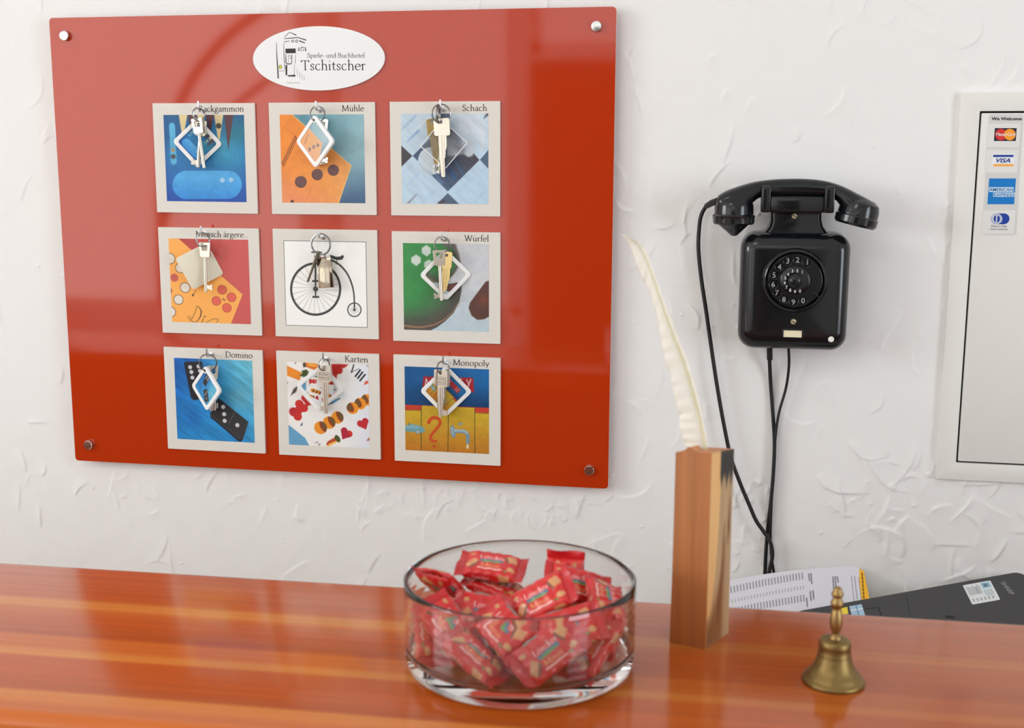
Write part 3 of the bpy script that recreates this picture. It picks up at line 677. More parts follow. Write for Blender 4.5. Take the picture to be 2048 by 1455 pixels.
# curved iron bars in the left front window
mb = MB()
mb.tube(smooth_path([(-2.44, Y0 - .05, 2.44), (-2.80, Y0 - .05, 2.22), (-3.06, Y0 - .05, 1.92), (-3.20, Y0 - .05, 1.52), (-3.24, Y0 - .05, 1.1), (-3.25, Y0 - .05, .73)], 6), .030, 8)
mb.tube(smooth_path([(-3.22, Y0 - .05, 1.2), (-3.08, Y0 - .05, 1.5), (-2.82, Y0 - .05, 1.8), (-2.55, Y0 - .05, 2.0)], 6), .022, 8)
struct(mb.build('window_6', M_darkwood))
d = struct(MB().box(((DOOR_F[0] + DOOR_F[1]) / 2, Y0 + .02, DOOR_F[3] / 2), (DOOR_F[1] - DOOR_F[0], .04, DOOR_F[3])).build('door_1', M_darkwood, bevel=.004))
dh = MB(); dh.tube([(.34, Y0 + .04, 1.03), (.34, Y0 + .085, 1.03), (.22, Y0 + .085, 1.03)], .009)
dh.build('door_handle', M_steel, d)
tb = MB().ring(rrect(1.0, 1.0, .03, 4, -1.1, -2.9), rrect(.92, .92, .02, 4, -1.1, -2.9), 3.17, 3.25).build('fill_light_trim_1', M_whitewood); struct(tb)  # added ring around the ceiling fill light

# ---------------------------------------------------------------- key board (front face in the plane y = 0)
M_red = mat('red_acrylic', (184, 52, 12), 0.055, spec=0.5, coat=0.35, coat_rough=0.045)
M_rededge = mat('clear_acrylic_edge', (240, 190, 178), 0.15)
tl, br = at_y(98, 36, 0), at_y(1216, 977, 0)
BX0, BX1, BZ0, BZ1 = at_y(124.5, 478, 0).x, at_y(1224.5, 495, 0).x, (at_y(151, 920, 0).z + at_y(1216, 977, 0).z) / 2, (at_y(98, 36, 0).z + at_y(1233, 13, 0).z) / 2
bc = Vector(((BX0 + BX1) / 2, 0, (BZ0 + BZ1) / 2))
board = empty('key_board', bc)
tag(board, 'large glossy red board on the white wall carrying nine picture cards with keys', 'key board')
bw, bh = BX1 - BX0, BZ1 - BZ0
MB().prism(rrect(bw, bh, .006, 4), -.006, 0, XZ, 0, side=1).build('panel', [M_red, M_rededge], board, angle=30)
for px, py in ((127, 71), (1192, 52), (175, 890), (1178, 941)):
    p = at_y(px, py, -.007) - bc
    M = Matrix.Translation((p.x, 0, p.z)) @ XZ
    o = MB().lathe([(.0055, -.020), (.0055, 0), (.0076, .0005), (.0080, .002), (.0080, .0062), (.0072, .0072), (.003, .0075)], 24, M).build('standoff_cap', M_steel, board, angle=30)
    o['label'] = 'round steel fixing cap'

# ---------------------------------------------------------------- oval sign
def sg(zx, zy, y=-.004): return at_y(480 + zx / 6.4, 30 + zy / 6.4, y)
sc = sg(1000, 556)
sa = (sg(1845, 560) - sg(158, 550)).length / 2; sb = (sg(1000, 145) - sg(1000, 967)).length / 2
sign = empty('oval_sign', (sc.x, 0, sc.z)); tag(sign, 'white oval sign with house drawing and hotel lettering at the top of the red board', 'sign')
MB().prism(circ(0, 0, sa, sb, 72), 0, .004, XZ).build('plaque', M_sign, sign, angle=30)
def sl(zx, zy):
    p = sg(zx, zy); return (p.x - sc.x, p.z - sc.z)
lt = MB(); SGN = .0042
def sq(text, x0, x1, zy, th=.075, tn=.03, mb=lt):
    a, b = sl(x0, zy), sl(x1, zy); sk = (b[1] - a[1]) / (b[0] - a[0])
    add_serif(mb, text, a[0], b[0], a[1], SGN, XZ, 0, None, th, tn, sk)
sq('Spiele- und Buchhotel', 862, 1595, 545); sq('Tschitscher', 790, 1602, 704)
lt.build('lettering', M_ink, sign, smooth=False)
dr = MB()
def line(pts, wd, mb=None, z=SGN):
    """flat ink stroke, widths in zoomed pixels"""
    mb = mb or dr; u = 1.0 / 6.4 / 1265.0 * 1.0
    P = [sl(*p) for p in pts]; n = len(P); W = wd if isinstance(wd, (list, tuple)) else [wd] * n; L = []
    for i in range(n):
        a, b = P[max(i - 1, 0)], P[min(i + 1, n - 1)]; dx, dy = b[0] - a[0], b[1] - a[1]; l = math.hypot(dx, dy) or 1; h = W[i] * u / 2
        L.append(((P[i][0] - dy / l * h, P[i][1] + dx / l * h), (P[i][0] + dy / l * h, P[i][1] - dx / l * h)))
    for i in range(n - 1): mb.flat([L[i][0], L[i][1], L[i + 1][1], L[i + 1][0]], z, XZ)
line([(568, 282), (635, 220)], 6); line([(635, 220), (722, 258)], [5, 14]); line([(566, 303), (740, 288)], [8, 10]); line([(735, 286), (848, 322)], [8, 14])
line([(566, 342), (636, 332)], [9, 6]); line([(758, 330), (832, 357)], [14, 12])
for cx in (676, 726):
    c = circ(cx, 334, 14, 15, 16); line(c + [c[0]], 7)
line([(467, 350), (470, 500), (480, 640), (490, 812)], [5, 9, 14, 16]); line([(560, 358), (564, 520), (575, 700)], [4, 8, 6]); line([(495, 718), (575, 714)], [5, 3])
line([(583, 460), (713, 458)], [58, 58]); line([(588, 500), (588, 600), (600, 626), (650, 626), (662, 610)], [6, 12, 12, 12, 10]); line([(662, 610), (668, 500)], [8, 4]); line([(618, 500), (620, 610)], 3)
line([(632, 522), (652, 518), (656, 556), (636, 558)], 7); line([(712, 505), (704, 620)], [4, 5]); line([(698, 632), (694, 770)], [3, 4])
line([(594, 640), (594, 770)], [22, 22]); line([(610, 778), (708, 776)], [14, 24])
line([(755, 412), (752, 460)], [8, 14]); line([(836, 408), (842, 462)], [7, 16]); line([(782, 414), (818, 410), (816, 456), (780, 458), (782, 414)], [9, 8, 6, 6, 9])
for a, b in (((733, 690), (735, 770)), ((765, 730), (767, 805)), ((792, 752), (796, 830)), ((822, 775), (824, 832))): line([a, b], 3)
for k in range(14): line([(604 + k * 12, 858 + (k * 7) % 5), (606 + k * 12, 876 - (k * 5) % 4)], 3)
dr.build('house_drawing', M_ink, sign, smooth=False)
M_yel = mat('yellow_ink', (226, 222, 60), 0.6)
yb = MB(); line([(517, 640), (517, 688)], 26, yb, SGN); yb.build('yellow_box', M_yel, sign, smooth=False)
yo = MB(); line([(502, 690), (504, 646), (530, 640), (532, 690)], 6, yo, SGN + .0002); yo.build('box_outline', M_ink, sign, smooth=False)

# ---------------------------------------------------------------- the nine picture cards
CT = .004                                    # thickness of a card
def zoom(ox, oy, k): return lambda x, y: (ox + x / k, oy + y / k)
M_hook = mat('galvanised_hook', (214, 216, 218), 0.28, 1.0)
CARDS = []
def card(z, corners, art, pic, cap, hook, label):
    P = [at_y(*z(*c), -CT) for c in corners]; c = sum(P, Vector()) / 4
    side = sum((P[i] - P[(i + 1) % 4]).length for i in range(4)) / 4
    e = (P[1] - P[0]) + (P[2] - P[3]); ang = math.atan2(e.z, e.x)
    root = empty('picture_card', (c.x, 0, c.z), (0, -ang, 0)); tag(root, label, 'picture card', 'cards on the red key board')
    inv = Matrix.Rotation(-ang, 4, 'Y').inverted()
    def loc(x, y, off=-CT):
        p = inv @ (at_y(*z(x, y), off) - Vector((c.x, 0, c.z))); return p.x, p.z
    MB().prism(rrect(side, side, .0006, 1), 0, CT, XZ).build('backing', M_white, root, angle=30)
    Q = [loc(*p) for p in pic]; u0 = (Q[0][0] + Q[3][0]) / 2; u1 = (Q[1][0] + Q[2][0]) / 2; v1 = (Q[0][1] + Q[1][1]) / 2; v0 = (Q[2][1] + Q[3][1]) / 2
    cv = art()
    o = print_mesh('picture', cv.img, lambda U, V: np.stack([u0 + (u1 - u0) * U, np.full(U.shape, -CT - .0002), v1 + (v0 - v1) * V], -1), M_print, root)
    if cap:
        t, x0, x1, y = cap; a = loc(x0, y); b = loc(x1, y)
        mb = MB(); add_serif(mb, t, a[0], b[0], (a[1] + b[1]) / 2, CT + .0002, XZ, thick=.088, thin=.036); mb.build('caption', M_ink, root, smooth=False)
    hb = loc(*hook); L = .019
    path = [(hb[0], -CT, hb[1]), (hb[0], -CT - L + .003, hb[1])] + [(hb[0], -CT - L + .003 - .003 * math.sin(a), hb[1] + .003 - .003 * math.cos(a)) for a in (.5, 1.0, 1.57)] + [(hb[0], -CT - L, hb[1] + .013)]
    mb = MB(); mb.tube(path, .0017, 10); mb.lathe([(.0042, 0), (.0042, .0012), (.003, .002)], 16, Matrix.Translation((hb[0], -CT, hb[1])) @ XZ)
    mb.build('hook', M_hook, root, angle=40)
    CARDS.append((root, cv, Vector((c.x, 0, c.z)) + Matrix.Rotation(-ang, 4, 'Y') @ Vector((hb[0], -CT - L + .004, hb[1]))))
z1, z2, z3 = zoom(295, 195, 6.064), zoom(530, 195, 6.064), zoom(770, 195, 5.9375)
z4, z5, z6 = zoom(310, 445, 6.327), zoom(540, 450, 6.191), zoom(775, 455, 6.064)
z7, z8, z9 = zoom(320, 685, 6.327), zoom(545, 695, 6.324), zoom(780, 700, 6.191)
card(z1, ((58, 70), (1295, 66), (1337, 1408), (118, 1388)), art_backgammon, ((193, 210), (1168, 210), (1203, 1270), (237, 1252)), ('Backgammon', 622, 1165, 170), (680, 150), 'white bordered card with blue backgammon picture at the top left of the board')
card(z2, ((42, 65), (1330, 55), (1355, 1423), (85, 1408)), art_muehle, ((180, 205), (1198, 205), (1218, 1280), (208, 1272)), ('Mühle', 937, 1196, 165), (668, 150), 'white bordered card with an orange game board corner and three brown dots on blue')
card(z3, ((52, 52), (1368, 42), (1367, 1410), (75, 1395)), art_schach, ((188, 192), (1225, 190), (1230, 1262), (203, 1262)), ('Schach', 918, 1209, 158), (692, 135), 'white bordered card with pale blue and grey chess squares, top right')
card(z4, ((37, 58), (1310, 78), (1355, 1427), (95, 1388)), art_mensch, ((172, 200), (1180, 215), (1213, 1287), (217, 1250)), ('Mensch ärgere...', 520, 1180, 182), (648, 135), 'white bordered card with yellow game board and red and white dots')
card(z5, ((30, 45), (1325, 63), (1345, 1412), (70, 1372)), art_bicycle, ((167, 187), (1190, 205), (1208, 1270), (197, 1240)), None, (660, 148), 'white card with a drawing of a penny farthing bicycle in the middle of the board')
card(z6, ((50, 45), (1370, 60), (1368, 1408), (67, 1367)), art_wuerfel, ((188, 187), (1230, 200), (1230, 1262), (200, 1237)), ('Würfel', 938, 1226, 165), (692, 138), 'white bordered card with a big green die with pale pips on grey')
card(z7, ((43, 52), (1290, 97), (1335, 1402), (103, 1337)), art_domino, ((177, 195), (1168, 222), (1198, 1265), (222, 1215)), ('Domino', 830, 1168, 190), (655, 148), 'white bordered card with two black dominoes on bright blue at the bottom left')
card(z8, ((45, 38), (1345, 82), (1368, 1413), (83, 1348)), art_karten, ((185, 180), (1213, 210), (1230, 1270), (207, 1225)), ('Karten', 917, 1206, 180), (690, 140), 'white bordered card with red hearts and orange balls of playing cards on white')
card(z9, ((38, 55), (1367, 98), (1370, 1430), (58, 1362)), art_streets, ((180, 198), (1225, 237), (1227, 1285), (192, 1233)), ('Monopoly', 785, 1222, 192), (692, 145), 'white bordered card with yellow fields, red question mark and a tap')

# ---------------------------------------------------------------- key chains hanging from the hooks
def keychain(i, label):
    hp = CARDS[i][2]
    r = empty('keychain', hp); tag(r, label, 'keychain', 'keys hanging on the red board'); return r, hp
M_ring = mat('steel_ring', (150, 150, 150), 0.22, 1.0)
def ring(root, hp, z, cx, cy, rx, ry, off=.021, thick=.0011, yaw_sign=1, tilt=0):
    """split ring whose apparent half width rx tells how far it is turned"""
    c = at_y(*z(cx, cy), -off); R = ry / (6.1 * 1230.0)
    yaw = math.acos(min(1, rx / ry)) * yaw_sign - math.radians(19)
    M = Matrix.Translation(c - hp) @ Matrix.Rotation(yaw, 4, 'Z') @ Matrix.Rotation(tilt, 4, 'Y') @ XZ
    mb = MB(); mb.torus(R, thick, M, n=40, k=8); mb.torus(R * .985, thick * .8, M @ Matrix.Translation((0, 0, thick * 1.6)), n=40, k=6)
    return mb.build('key_ring', M_ring, root, angle=60)
def tagpiece(root, hp, z, cx, cy, rot, yaw, off, s=.058, kind='print', art=None, pitch=0, turn=0, fade=.06):
    """square key tag hung by one corner"""
    c = at_y(*z(cx, cy), -off)
    M = Matrix.Translation(c - hp) @ Matrix.Rotation(math.radians(yaw), 4, 'Z') @ Matrix.Rotation(math.radians(pitch), 4, 'X') @ XZ @ Matrix.Rotation(math.radians(rot), 4, 'Z')
    t = .0045
    hole = circ(-s * .40, s * .40, .0024, n=24)
    if kind == 'clear':
        o = MB().prism(rrect(s, s, .0015, 3), -t / 2, t / 2, M).build('tag', M_clear, root, bevel=.0004)
        mb = MB(); mb.ring(rrect(s * .999, s * .999, .0015, 3), rrect(s * .955, s * .955, .001, 3), t / 2 + .0001, t / 2 + .0004, M); mb.build('rim', M_tag, o, angle=30)
        return o
    if kind == 'back':
        return MB().prism(rrect(s, s, .005, 6), -t / 2, t / 2, M).build('tag', M_tagback, root, bevel=.0006)
    fw = .0062
    mb = MB(); mb.ring(rrect(s, s, .006, 7), rrect(s - 2 * fw, s - 2 * fw, .004, 7), -t / 2, t / 2, M)
    mb.prism(rrect(s - 2 * fw + .001, s - 2 * fw + .001, .004, 7), -t / 2, t / 2 - .0014, M)
    mb.prism(circ(-s * .5 + .0062, s * .5 - .0062, .0050, n=20), t / 2 - .0003, t / 2 + .0001, M)
    o = mb.build('tag', M_tag, root, bevel=.0005)
    cv = art(72); w = s - 2 * fw - .0002
    def P(U, V):
        x = (U - .5) * w; y = (.5 - V) * w; Mn = np.array(M)
        return np.stack([Mn[k, 0] * x + Mn[k, 1] * y + Mn[k, 2] * (t / 2 - .0012) + Mn[k, 3] for k in range(3)], -1)
    Ug, Vg = cv.U - .5, cv.V - .5; ct, sn = math.cos(math.radians(turn)), math.sin(math.radians(turn))
    im = cv.at(np.clip(.5 + Ug * ct - Vg * sn, 0, 1), np.clip(.5 + Ug * sn + Vg * ct, 0, 1)) * (1 - fade) + 225 * fade
    print_mesh('picture', im, P, M_print, o)
    h = MB(); h.lathe([(.0022, t / 2 + .0001), (.0022, t / 2 + .0003)], 16, M @ Matrix.Translation((-s * .5 + .0066, s * .5 - .0066, 0))); h.build('hole', M_cord, o)
    return o
def key(root, hp, z, top, tip, off, kind='lever', bit=0, yaw=0, m=None, bw=None, roll=0):
    a = at_y(*z(*top), -off); b = at_y(*z(*tip), -off); L = (a - b).length; m = m or M_nickel
    ang = math.atan2(b.x - a.x, a.z - b.z)
    M = Matrix.Translation(a - hp) @ Matrix.Rotation(-ang, 4, 'Y') @ Matrix.Rotation(math.radians(yaw), 4, 'Z') @ XZ
    mb = MB()
    if kind == 'lever':
        w1, w2, h = .0098, .0082, .0225
        o = [(-w1, 0), (-w1 + .001, .0012), (w1 - .001, .0012), (w1, 0), (w2 + .0002, -h + .0015), (w2 - .001, -h), (-w2 + .001, -h), (-w2 - .0002, -h + .0015)][::-1]
        i = rrect(.0105, .0098, .001, 1, 0, -.0075)
        mb.mesh(fill2d([o, i], .0024, .0003), M)
        mb.lathe([(.0034, -h - .0005), (.0034, -h - .0022), (.0029, -h - .0026), (.0029, -L + .001), (.0022, -L)], 16, M @ Matrix(((1, 0, 0, 0), (0, 0, 1, 0), (0, -1, 0, 0), (0, 0, 0, 1))))
        if bit:
            s = bit; y0, y1 = -L + .0035, -L + .0125
            pts = [(s * .002, y0 + .001), (s * .0075, y0 + .002), (s * .0078, y0), (s * .012, y0 + .0004), (s * .0122, y0 + .003), (s * .0105, y0 + .0042), (s * .0122, y0 + .0058), (s * .012, y1), (s * .009, y1 + .0004), (s * .0085, y1 - .002), (s * .006, y1 - .0022), (s * .0055, y1 - .0005), (s * .002, y1 - .001)]
            mb.prism(pts if s > 0 else pts[::-1], -.0009, .0009, M)
    else:
        w, h = bw or .0128, .0265
        o = rrect(2 * w, h, .003, 4, 0, -h / 2 + .001); i = circ(-.0008, -.0045, .0026, n=14)
        mb.mesh(fill2d([o, i], .0022, .0003), M)
        mb.prism([(-.0062, -h + .001), (-.0062, -h - .014), (-.0045, -L + .002), (-.0030, -L), (.0006, -L), (.0016, -L + .002), (.002, -h - .034), (.0036, -h - .032), (.0034, -h - .029), (.0044, -h - .026), (.0040, -h - .023), (.005, -h - .020), (.0066, -h - .016), (.0068, -h + .001)], -.0013, .0013, M)
        mb.prism([(-.0030, -h), (-.0026, -L + .002), (-.0006, -L + .002), (-.001, -h)], .0013, .0021, M)
        mb.prism([(.0012, -h), (.0010, -h - .03), (.0024, -h - .03), (.0030, -h)], .0013, .0019, M)
        if bit:
            s = bit; y0, y1 = -L + .004, -L + .0125
            pts = [(s * .001, y0), (s * .0095, y0 + .0005), (s * .012, y0 + .001), (s * .0118, y0 + .0034), (s * .0098, y0 + .0042), (s * .012, y0 + .0055), (s * .0116, y1), (s * .001, y1 - .001)]
            mb.prism(pts if s > 0 else pts[::-1], -.0009, .0009, M)
    o = mb.build('key', m, root, angle=30)
    if kind == 'flat' and bw is None:
        w, h = .0128, .0265
        eb = MB(); eb.ring(rrect(.0205, .0128, .0004, 1, 0, -.0165), rrect(.0195, .0118, .0003, 1, 0, -.0165), .0013, .0016, M)
        for t, y in (('FUNK', -.0157), ('HAUS', -.0212)): eb.mesh(sans(t, .0043, 0.0, 'CENTER', .0175), M @ Matrix.Translation((0, y, .0015)))
        eb.build('engraving', M_engrave, o, smooth=False)
    return o
M_engrave = mat('engraved_metal', (120, 112, 96), 0.5, 1.0)
M_clear = mat('clear_acrylic', (236, 238, 240), 0.03, trans=0.94, ior=1.2)

r, hp = keychain(0, 'two nickel keys over a blue picture tag hanging on the backgammon card')
ring(r, hp, z1, 618, 205, 24, 78)
tagpiece(r, hp, z1, 610, 548, -48, 12, .012, .0575, art=art_backgammon)
key(r, hp, z1, (648, 290), (615, 848), .0185, bit=-1, yaw=8); key(r, hp, z1, (598, 262), (690, 856), .023, yaw=-6)
r, hp = keychain(1, 'white framed diamond tag turned sideways in front of its key on the orange dots card')
ring(r, hp, z2, 637, 200, 82, 90)
key(r, hp, z2, (690, 270), (668, 815), .012, bit=1, yaw=35); key(r, hp, z2, (660, 270), (632, 832), .009, bit=1, yaw=20)
tagpiece(r, hp, z2, 612, 532, -45, -25, .022, .060, art=art_muehle, turn=45, fade=.35)  # print paled: fading and whitish glare put into its colours
r, hp = keychain(2, 'clear acrylic tag with a nickel key and a brass key on the chess card')
ring(r, hp, z3, 668, 192, 84, 108, tilt=.15); ring(r, hp, z3, 640, 200, 40, 100, yaw_sign=-1)
key(r, hp, z3, (560, 262), (618, 790), .009, 'flat', bit=1, yaw=20, m=M_brass_key, bw=.0095); key(r, hp, z3, (690, 262), (640, 905), .012, 'lever', bit=-1, yaw=60)
tagpiece(r, hp, z3, 700, 556, -41, 5, .016, .0535, kind='clear')
key(r, hp, z3, (672, 255), (705, 942), .0215, 'flat', yaw=-3, bw=.0126)
r, hp = keychain(3, 'single nickel lever key over a blank cream square tag on the yellow board card')
ring(r, hp, z4, 604, 215, 36, 86)
tagpiece(r, hp, z4, 566, 552, 27, 14, .012, .0585, kind='back')
key(r, hp, z4, (632, 262), (645, 876), .021, bit=1, yaw=-4)
r, hp = keychain(4, 'large steel ring with polished fob and thin rod key on the bicycle card')
ring(r, hp, z5, 632, 237, 124, 126, thick=.0013)
M_fob = mat('polished_fob', (176, 164, 146), 0.1, 1.0)
fc = [at_y(*z5(*p), -.017 if p[1] < 600 else -.0225) - hp for p in ((578, 416), (750, 402), (786, 770), (602, 778))]
mb = MB(); vs = [tuple(p) for p in fc] + [tuple(p + Vector((0, .004, 0))) for p in fc]
mb.add(vs, [(3, 2, 1, 0), (4, 5, 6, 7), (0, 1, 5, 4), (1, 2, 6, 5), (2, 3, 7, 6), (3, 0, 4, 7)]); mb.build('fob', M_fob, r, bevel=.0007)
mb = MB()
for x0, x1 in ((560, 620), (625, 690)): mb.box((at_y(*z5((x0 + x1) / 2, 378), -.018) - hp), ((x1 - x0) / 7700, .005, .0075))
mb.build('clasp', M_steel, r, bevel=.0006)
a, b = at_y(*z5(600, 335), -.022) - hp, at_y(*z5(466, 700), -.022) - hp
mb = MB(); mb.tube([a, a.lerp(b, .42)], .0030, 10); mb.tube([a.lerp(b, .40), b], .0019, 10); mb.build('key', M_engrave, r)
r, hp = keychain(5, 'two keys over a white framed green and grey tag on the die card')
ring(r, hp, z6, 662, 205, 86, 92)
tagpiece(r, hp, z6, 705, 570, -44, 12, .012, .0595, art=art_wuerfel)
key(r, hp, z6, (722, 300), (690, 778), .0165, 'flat', yaw=30, m=M_brass_key, bw=.0085); key(r, hp, z6, (625, 285), (657, 886), .023, bit=-1, yaw=6)
r, hp = keychain(6, 'white framed blue tag turned sideways in front of its keys on the domino card')
ring(r, hp, z7, 606, 252, 86, 108)
key(r, hp, z7, (668, 300), (655, 860), .012, bit=1, yaw=50); key(r, hp, z7, (680, 300), (695, 852), .009, bit=1, yaw=62)
tagpiece(r, hp, z7, 592, 575, -45, -28, .022, .0555, art=art_domino)
r, hp = keychain(7, 'flat nickel key with square bow over a tag of playing cards on the hearts card')
ring(r, hp, z8, 652, 215, 30, 72)
tagpiece(r, hp, z8, 604, 505, -43 - 8, 12, .012, .0575, art=art_karten)
key(r, hp, z8, (655, 232), (685, 832), .021, 'flat', bit=-1, yaw=-16)
r, hp = keychain(8, 'flat nickel keys over an orange and blue tag on the question mark card')
ring(r, hp, z9, 655, 212, 52, 76)
tagpiece(r, hp, z9, 695, 506, -46, 12, .012, .0605, art=art_streets)
key(r, hp, z9, (660, 262), (618, 730), .0165, 'flat', yaw=25, bw=.0115); key(r, hp, z9, (632, 252), (636, 832), .022, 'flat', bit=1, yaw=-20)

# ---------------------------------------------------------------- wall telephone
YZ = Matrix(((0, 0, 1, 0), (1, 0, 0, 0), (0, 1, 0, 0), (0, 0, 0, 1)))   # 2D (y, z) outline extruded along x
pc = at_y(1587, 585, -.02)
phone = empty('wall_telephone', (pc.x, WY, pc.z)); po = Vector((pc.x, WY, pc.z))
tag(phone, 'old black wall telephone with a rotary dial hanging on the white wall', 'telephone')
def pp(px, py, y): return at_y(px, py, y) - po
bl, brr, bt, bb = pp(1477.5, 590, -.02), pp(1694.5, 590, -.02), pp(1588, 463, -.02), pp(1586, 699, -.045)
bwid, bhei = brr.x - bl.x, bt.z - bb.z; bcx, bcz = (bl.x + brr.x) / 2, (bt.z + bb.z) / 2
def sec(y, i, r=.024):
    o = rrect(bwid - 2 * i, bhei - 2 * i, max(r - i * .6, .004), 8, bcx, bcz)
    return [(x, y - WY, z) for x, z in o]
MB().loft([sec(.0215, .004), sec(.012, .0005), sec(.004, 0), sec(-.040, .0005), sec(-.049, .002), sec(-.056, .0055), sec(-.0605, .011), sec(-.0626, .017), sec(-.0632, .025), sec(-.0637, .036), sec(-.0640, .050), sec(-.0641, .064)]).build('housing', M_black, phone, angle=40)
nk = [(pp(x, y, -.02).x, pp(x, y, -.02).z) for x, y in ((1541, 405), (1541, 440), (1538, 452), (1530, 462), (1518, 470), (1500, 480), (1500, 500), (1682, 500), (1682, 480), (1664, 470), (1652, 462), (1645, 452), (1642, 440), (1642, 405))]
MB().prism(nk, -.0205 + .0215, .062, XZ).build('neck', M_black, phone, bevel=.006, seg=3)
# cradle: two forks joined by a bar
HY = -.048
cr = MB()
def zz(py): return pp(1590, py, HY).z
for x0, x1 in ((1522, 1541), (1649, 1669)):
    a, b = pp(x0, 400, HY - .02).x, pp(x1, 400, HY - .02).x
    yb, yf = HY + .026 - WY, HY - .0235 - WY
    o = [(yf, zz(424)), (yb, zz(424)), (yb, zz(368)), (yb - .007, zz(366)), (yb - .008, zz(393)), (HY + .008 - WY, zz(399)), (HY - .008 - WY, zz(399)), (yf + .0075, zz(393)), (yf + .006, zz(374)), (yf + .003, zz(370)), (yf, zz(374))]
    cr.prism(o, a, b, YZ)
a, b = pp(1541, 400, HY - .02).x, pp(1649, 400, HY - .02).x
cr.prism([(HY - .018 - WY, zz(424)), (HY + .020 - WY, zz(424)), (HY + .020 - WY, zz(391)), (HY - .014 - WY, zz(391)), (HY - .018 - WY, zz(394))], a - .001, b + .001, YZ)
cr.build('cradle', M_black, phone, bevel=.0022)
U = (at_y(1690, 560, -.066) - at_y(1590, 560, -.066)).length / 100
dc = pp(1589.7, 560.6, -.066)
DM = Matrix.Translation((dc.x, -.0632 - WY, dc.z)) @ XZ
dial = MB().lathe([(67 * U, -.002), (67 * U, .002), (64 * U, .006), (60 * U, .0075), (57 * U, .006), (55 * U, .0035), (0.001, .0035)], 72, DM).build('dial', M_black, phone, angle=50)
digs = [('1', 893, 695), ('2', 817, 680), ('3', 741, 690), ('4', 680, 738), ('5', 640, 803), ('6', 637, 878), ('7', 668, 944), ('8', 725, 996), ('9', 798, 1015), ('0', 873, 1002)]
offs = [((x - 803) / 3.83 * U, -(y - 845) / 3.83 * U) for _, x, y in digs]
wh = [circ(0, 0, 54 * U, n=64)]
for x, y in offs:
    a = math.atan2(y, x); wh.append(circ(43.5 * U * math.cos(a), 43.5 * U * math.sin(a), 9.2 * U, n=24))
MB().mesh(fill2d(wh, .0024, .0005), DM @ Matrix.Translation((0, 0, .0082))).build('finger_wheel', M_black, dial, angle=40)
nm = MB()
for (t, _, _), (x, y) in zip(digs, offs): nm.mesh(sans(t, 11.5 * U, .0001), DM @ Matrix.Translation((x, y - 5.7 * U, .0040)))
hub = MB().lathe([(30 * U, .009), (30 * U, .0104), (28.5 * U, .0112), (14 * U, .0112), (12 * U, .0125), (10 * U, .0145), (6 * U, .0155), (.0005, .0157)], 48, DM).build('hub', M_black, dial, angle=40)
for t, x, y in (('1', 854, 775), ('2', 816, 765), ('3', 779, 769), ('4', 747, 795), ('5', 727, 825), ('6', 725, 862), ('7', 739, 897), ('8', 768, 921), ('9', 805, 932), ('0', 844, 926)):
    nm.mesh(sans(t, 6.6 * U, .00004), DM @ Matrix.Translation(((x - 803) / 3.83 * U, -(y - 848) / 3.83 * U - 3.3 * U, .01135)))
nm.build('numbers', M_digit, dial, smooth=False)
a = math.radians(-33)
MB().box((50 * U, 0, .0128), (16 * U, 4 * U, .002), DM @ Matrix.Rotation(a, 4, 'Z')).build('finger_stop', M_black, dial, bevel=.0006)
M_screw = mat('aged_screw', (206, 194, 164), 0.55, 1.0)
for px, py, y in ((1589, 432, -.041), (1587, 643, -.0636)):
    p = pp(px, py, y - .001); T = Matrix.Translation((p.x, y - WY, p.z)) @ XZ @ Matrix.Rotation(math.radians(-25), 4, 'Z')
    o = MB().lathe([(6 * U, -.001), (6 * U, .0012), (5 * U, .0022), (.0005, .0028)], 20, T).build('screw', M_screw, phone)
    MB().box((0, 0, .0024), (11 * U, 1.6 * U, .0012), T).build('slot', M_cord, o)
p0, p1 = pp(1563, 676.5, -.063), pp(1607.5, 657.5, -.063)
T = Matrix.Translation(((p0.x + p1.x) / 2, -.0633 - WY, (p0.z + p1.z) / 2)) @ XZ
fr = MB().ring(rrect(p1.x - p0.x, p1.z - p0.z, .001, 2), rrect(p1.x - p0.x - .005, p1.z - p0.z - .005, .0006, 2), -.001, .0016, T).build('label_frame', M_black, phone, bevel=.0003)
MB().prism(rrect(p1.x - p0.x - .005, p1.z - p0.z - .005, .0006, 2), -.001, .0006, T).build('label_plate', mat('ivory_label', (236, 226, 192), .5), fr)
p = pp(1662, 678, -.062)
MB().lathe([(6.2 * U, -.002), (6.2 * U, .0015), (5 * U, .0026), (.0005, .003)], 24, Matrix.Translation((p.x, -.0612 - WY, p.z)) @ XZ).build('earth_button', mat('white_button', (240, 238, 230), .4), phone)['label'] = 'white round button'
def cable(name, pts, y0, y1, r, parent, origin, sheath=None):
    n = len(pts); P = [at_y(x, y, y0 + (y1 - y0) * min(1, i / 2.0)) - origin for i, (x, y) in enumerate(pts)]
    o = MB().tube(smooth_path(P, 6), r, 10).build(name, M_cord, parent, angle=60)
    return o
M_strain = M_cord
c2 = cable('line_cord', [(1539, 690), (1539, 715), (1541, 760), (1546, 830), (1549, 885), (1547, 940), (1542, 1000), (1536, 1050), (1532, 1100), (1530, 1150), (1530, 1240)], -.005, .0165, .0030, phone, po)
MB().tube([pp(1539, 692, -.005), pp(1539.5, 718, .002)], .0046, 12).build('strain_relief', M_cord, c2)
cable('line_cord', [(1577, 692), (1578, 730), (1572, 775), (1558, 825), (1551, 872), (1548, 930), (1544, 985), (1542, 1030), (1541, 1075), (1543, 1115), (1548, 1150), (1552, 1240)], -.005, .0105, .0022, phone, po)

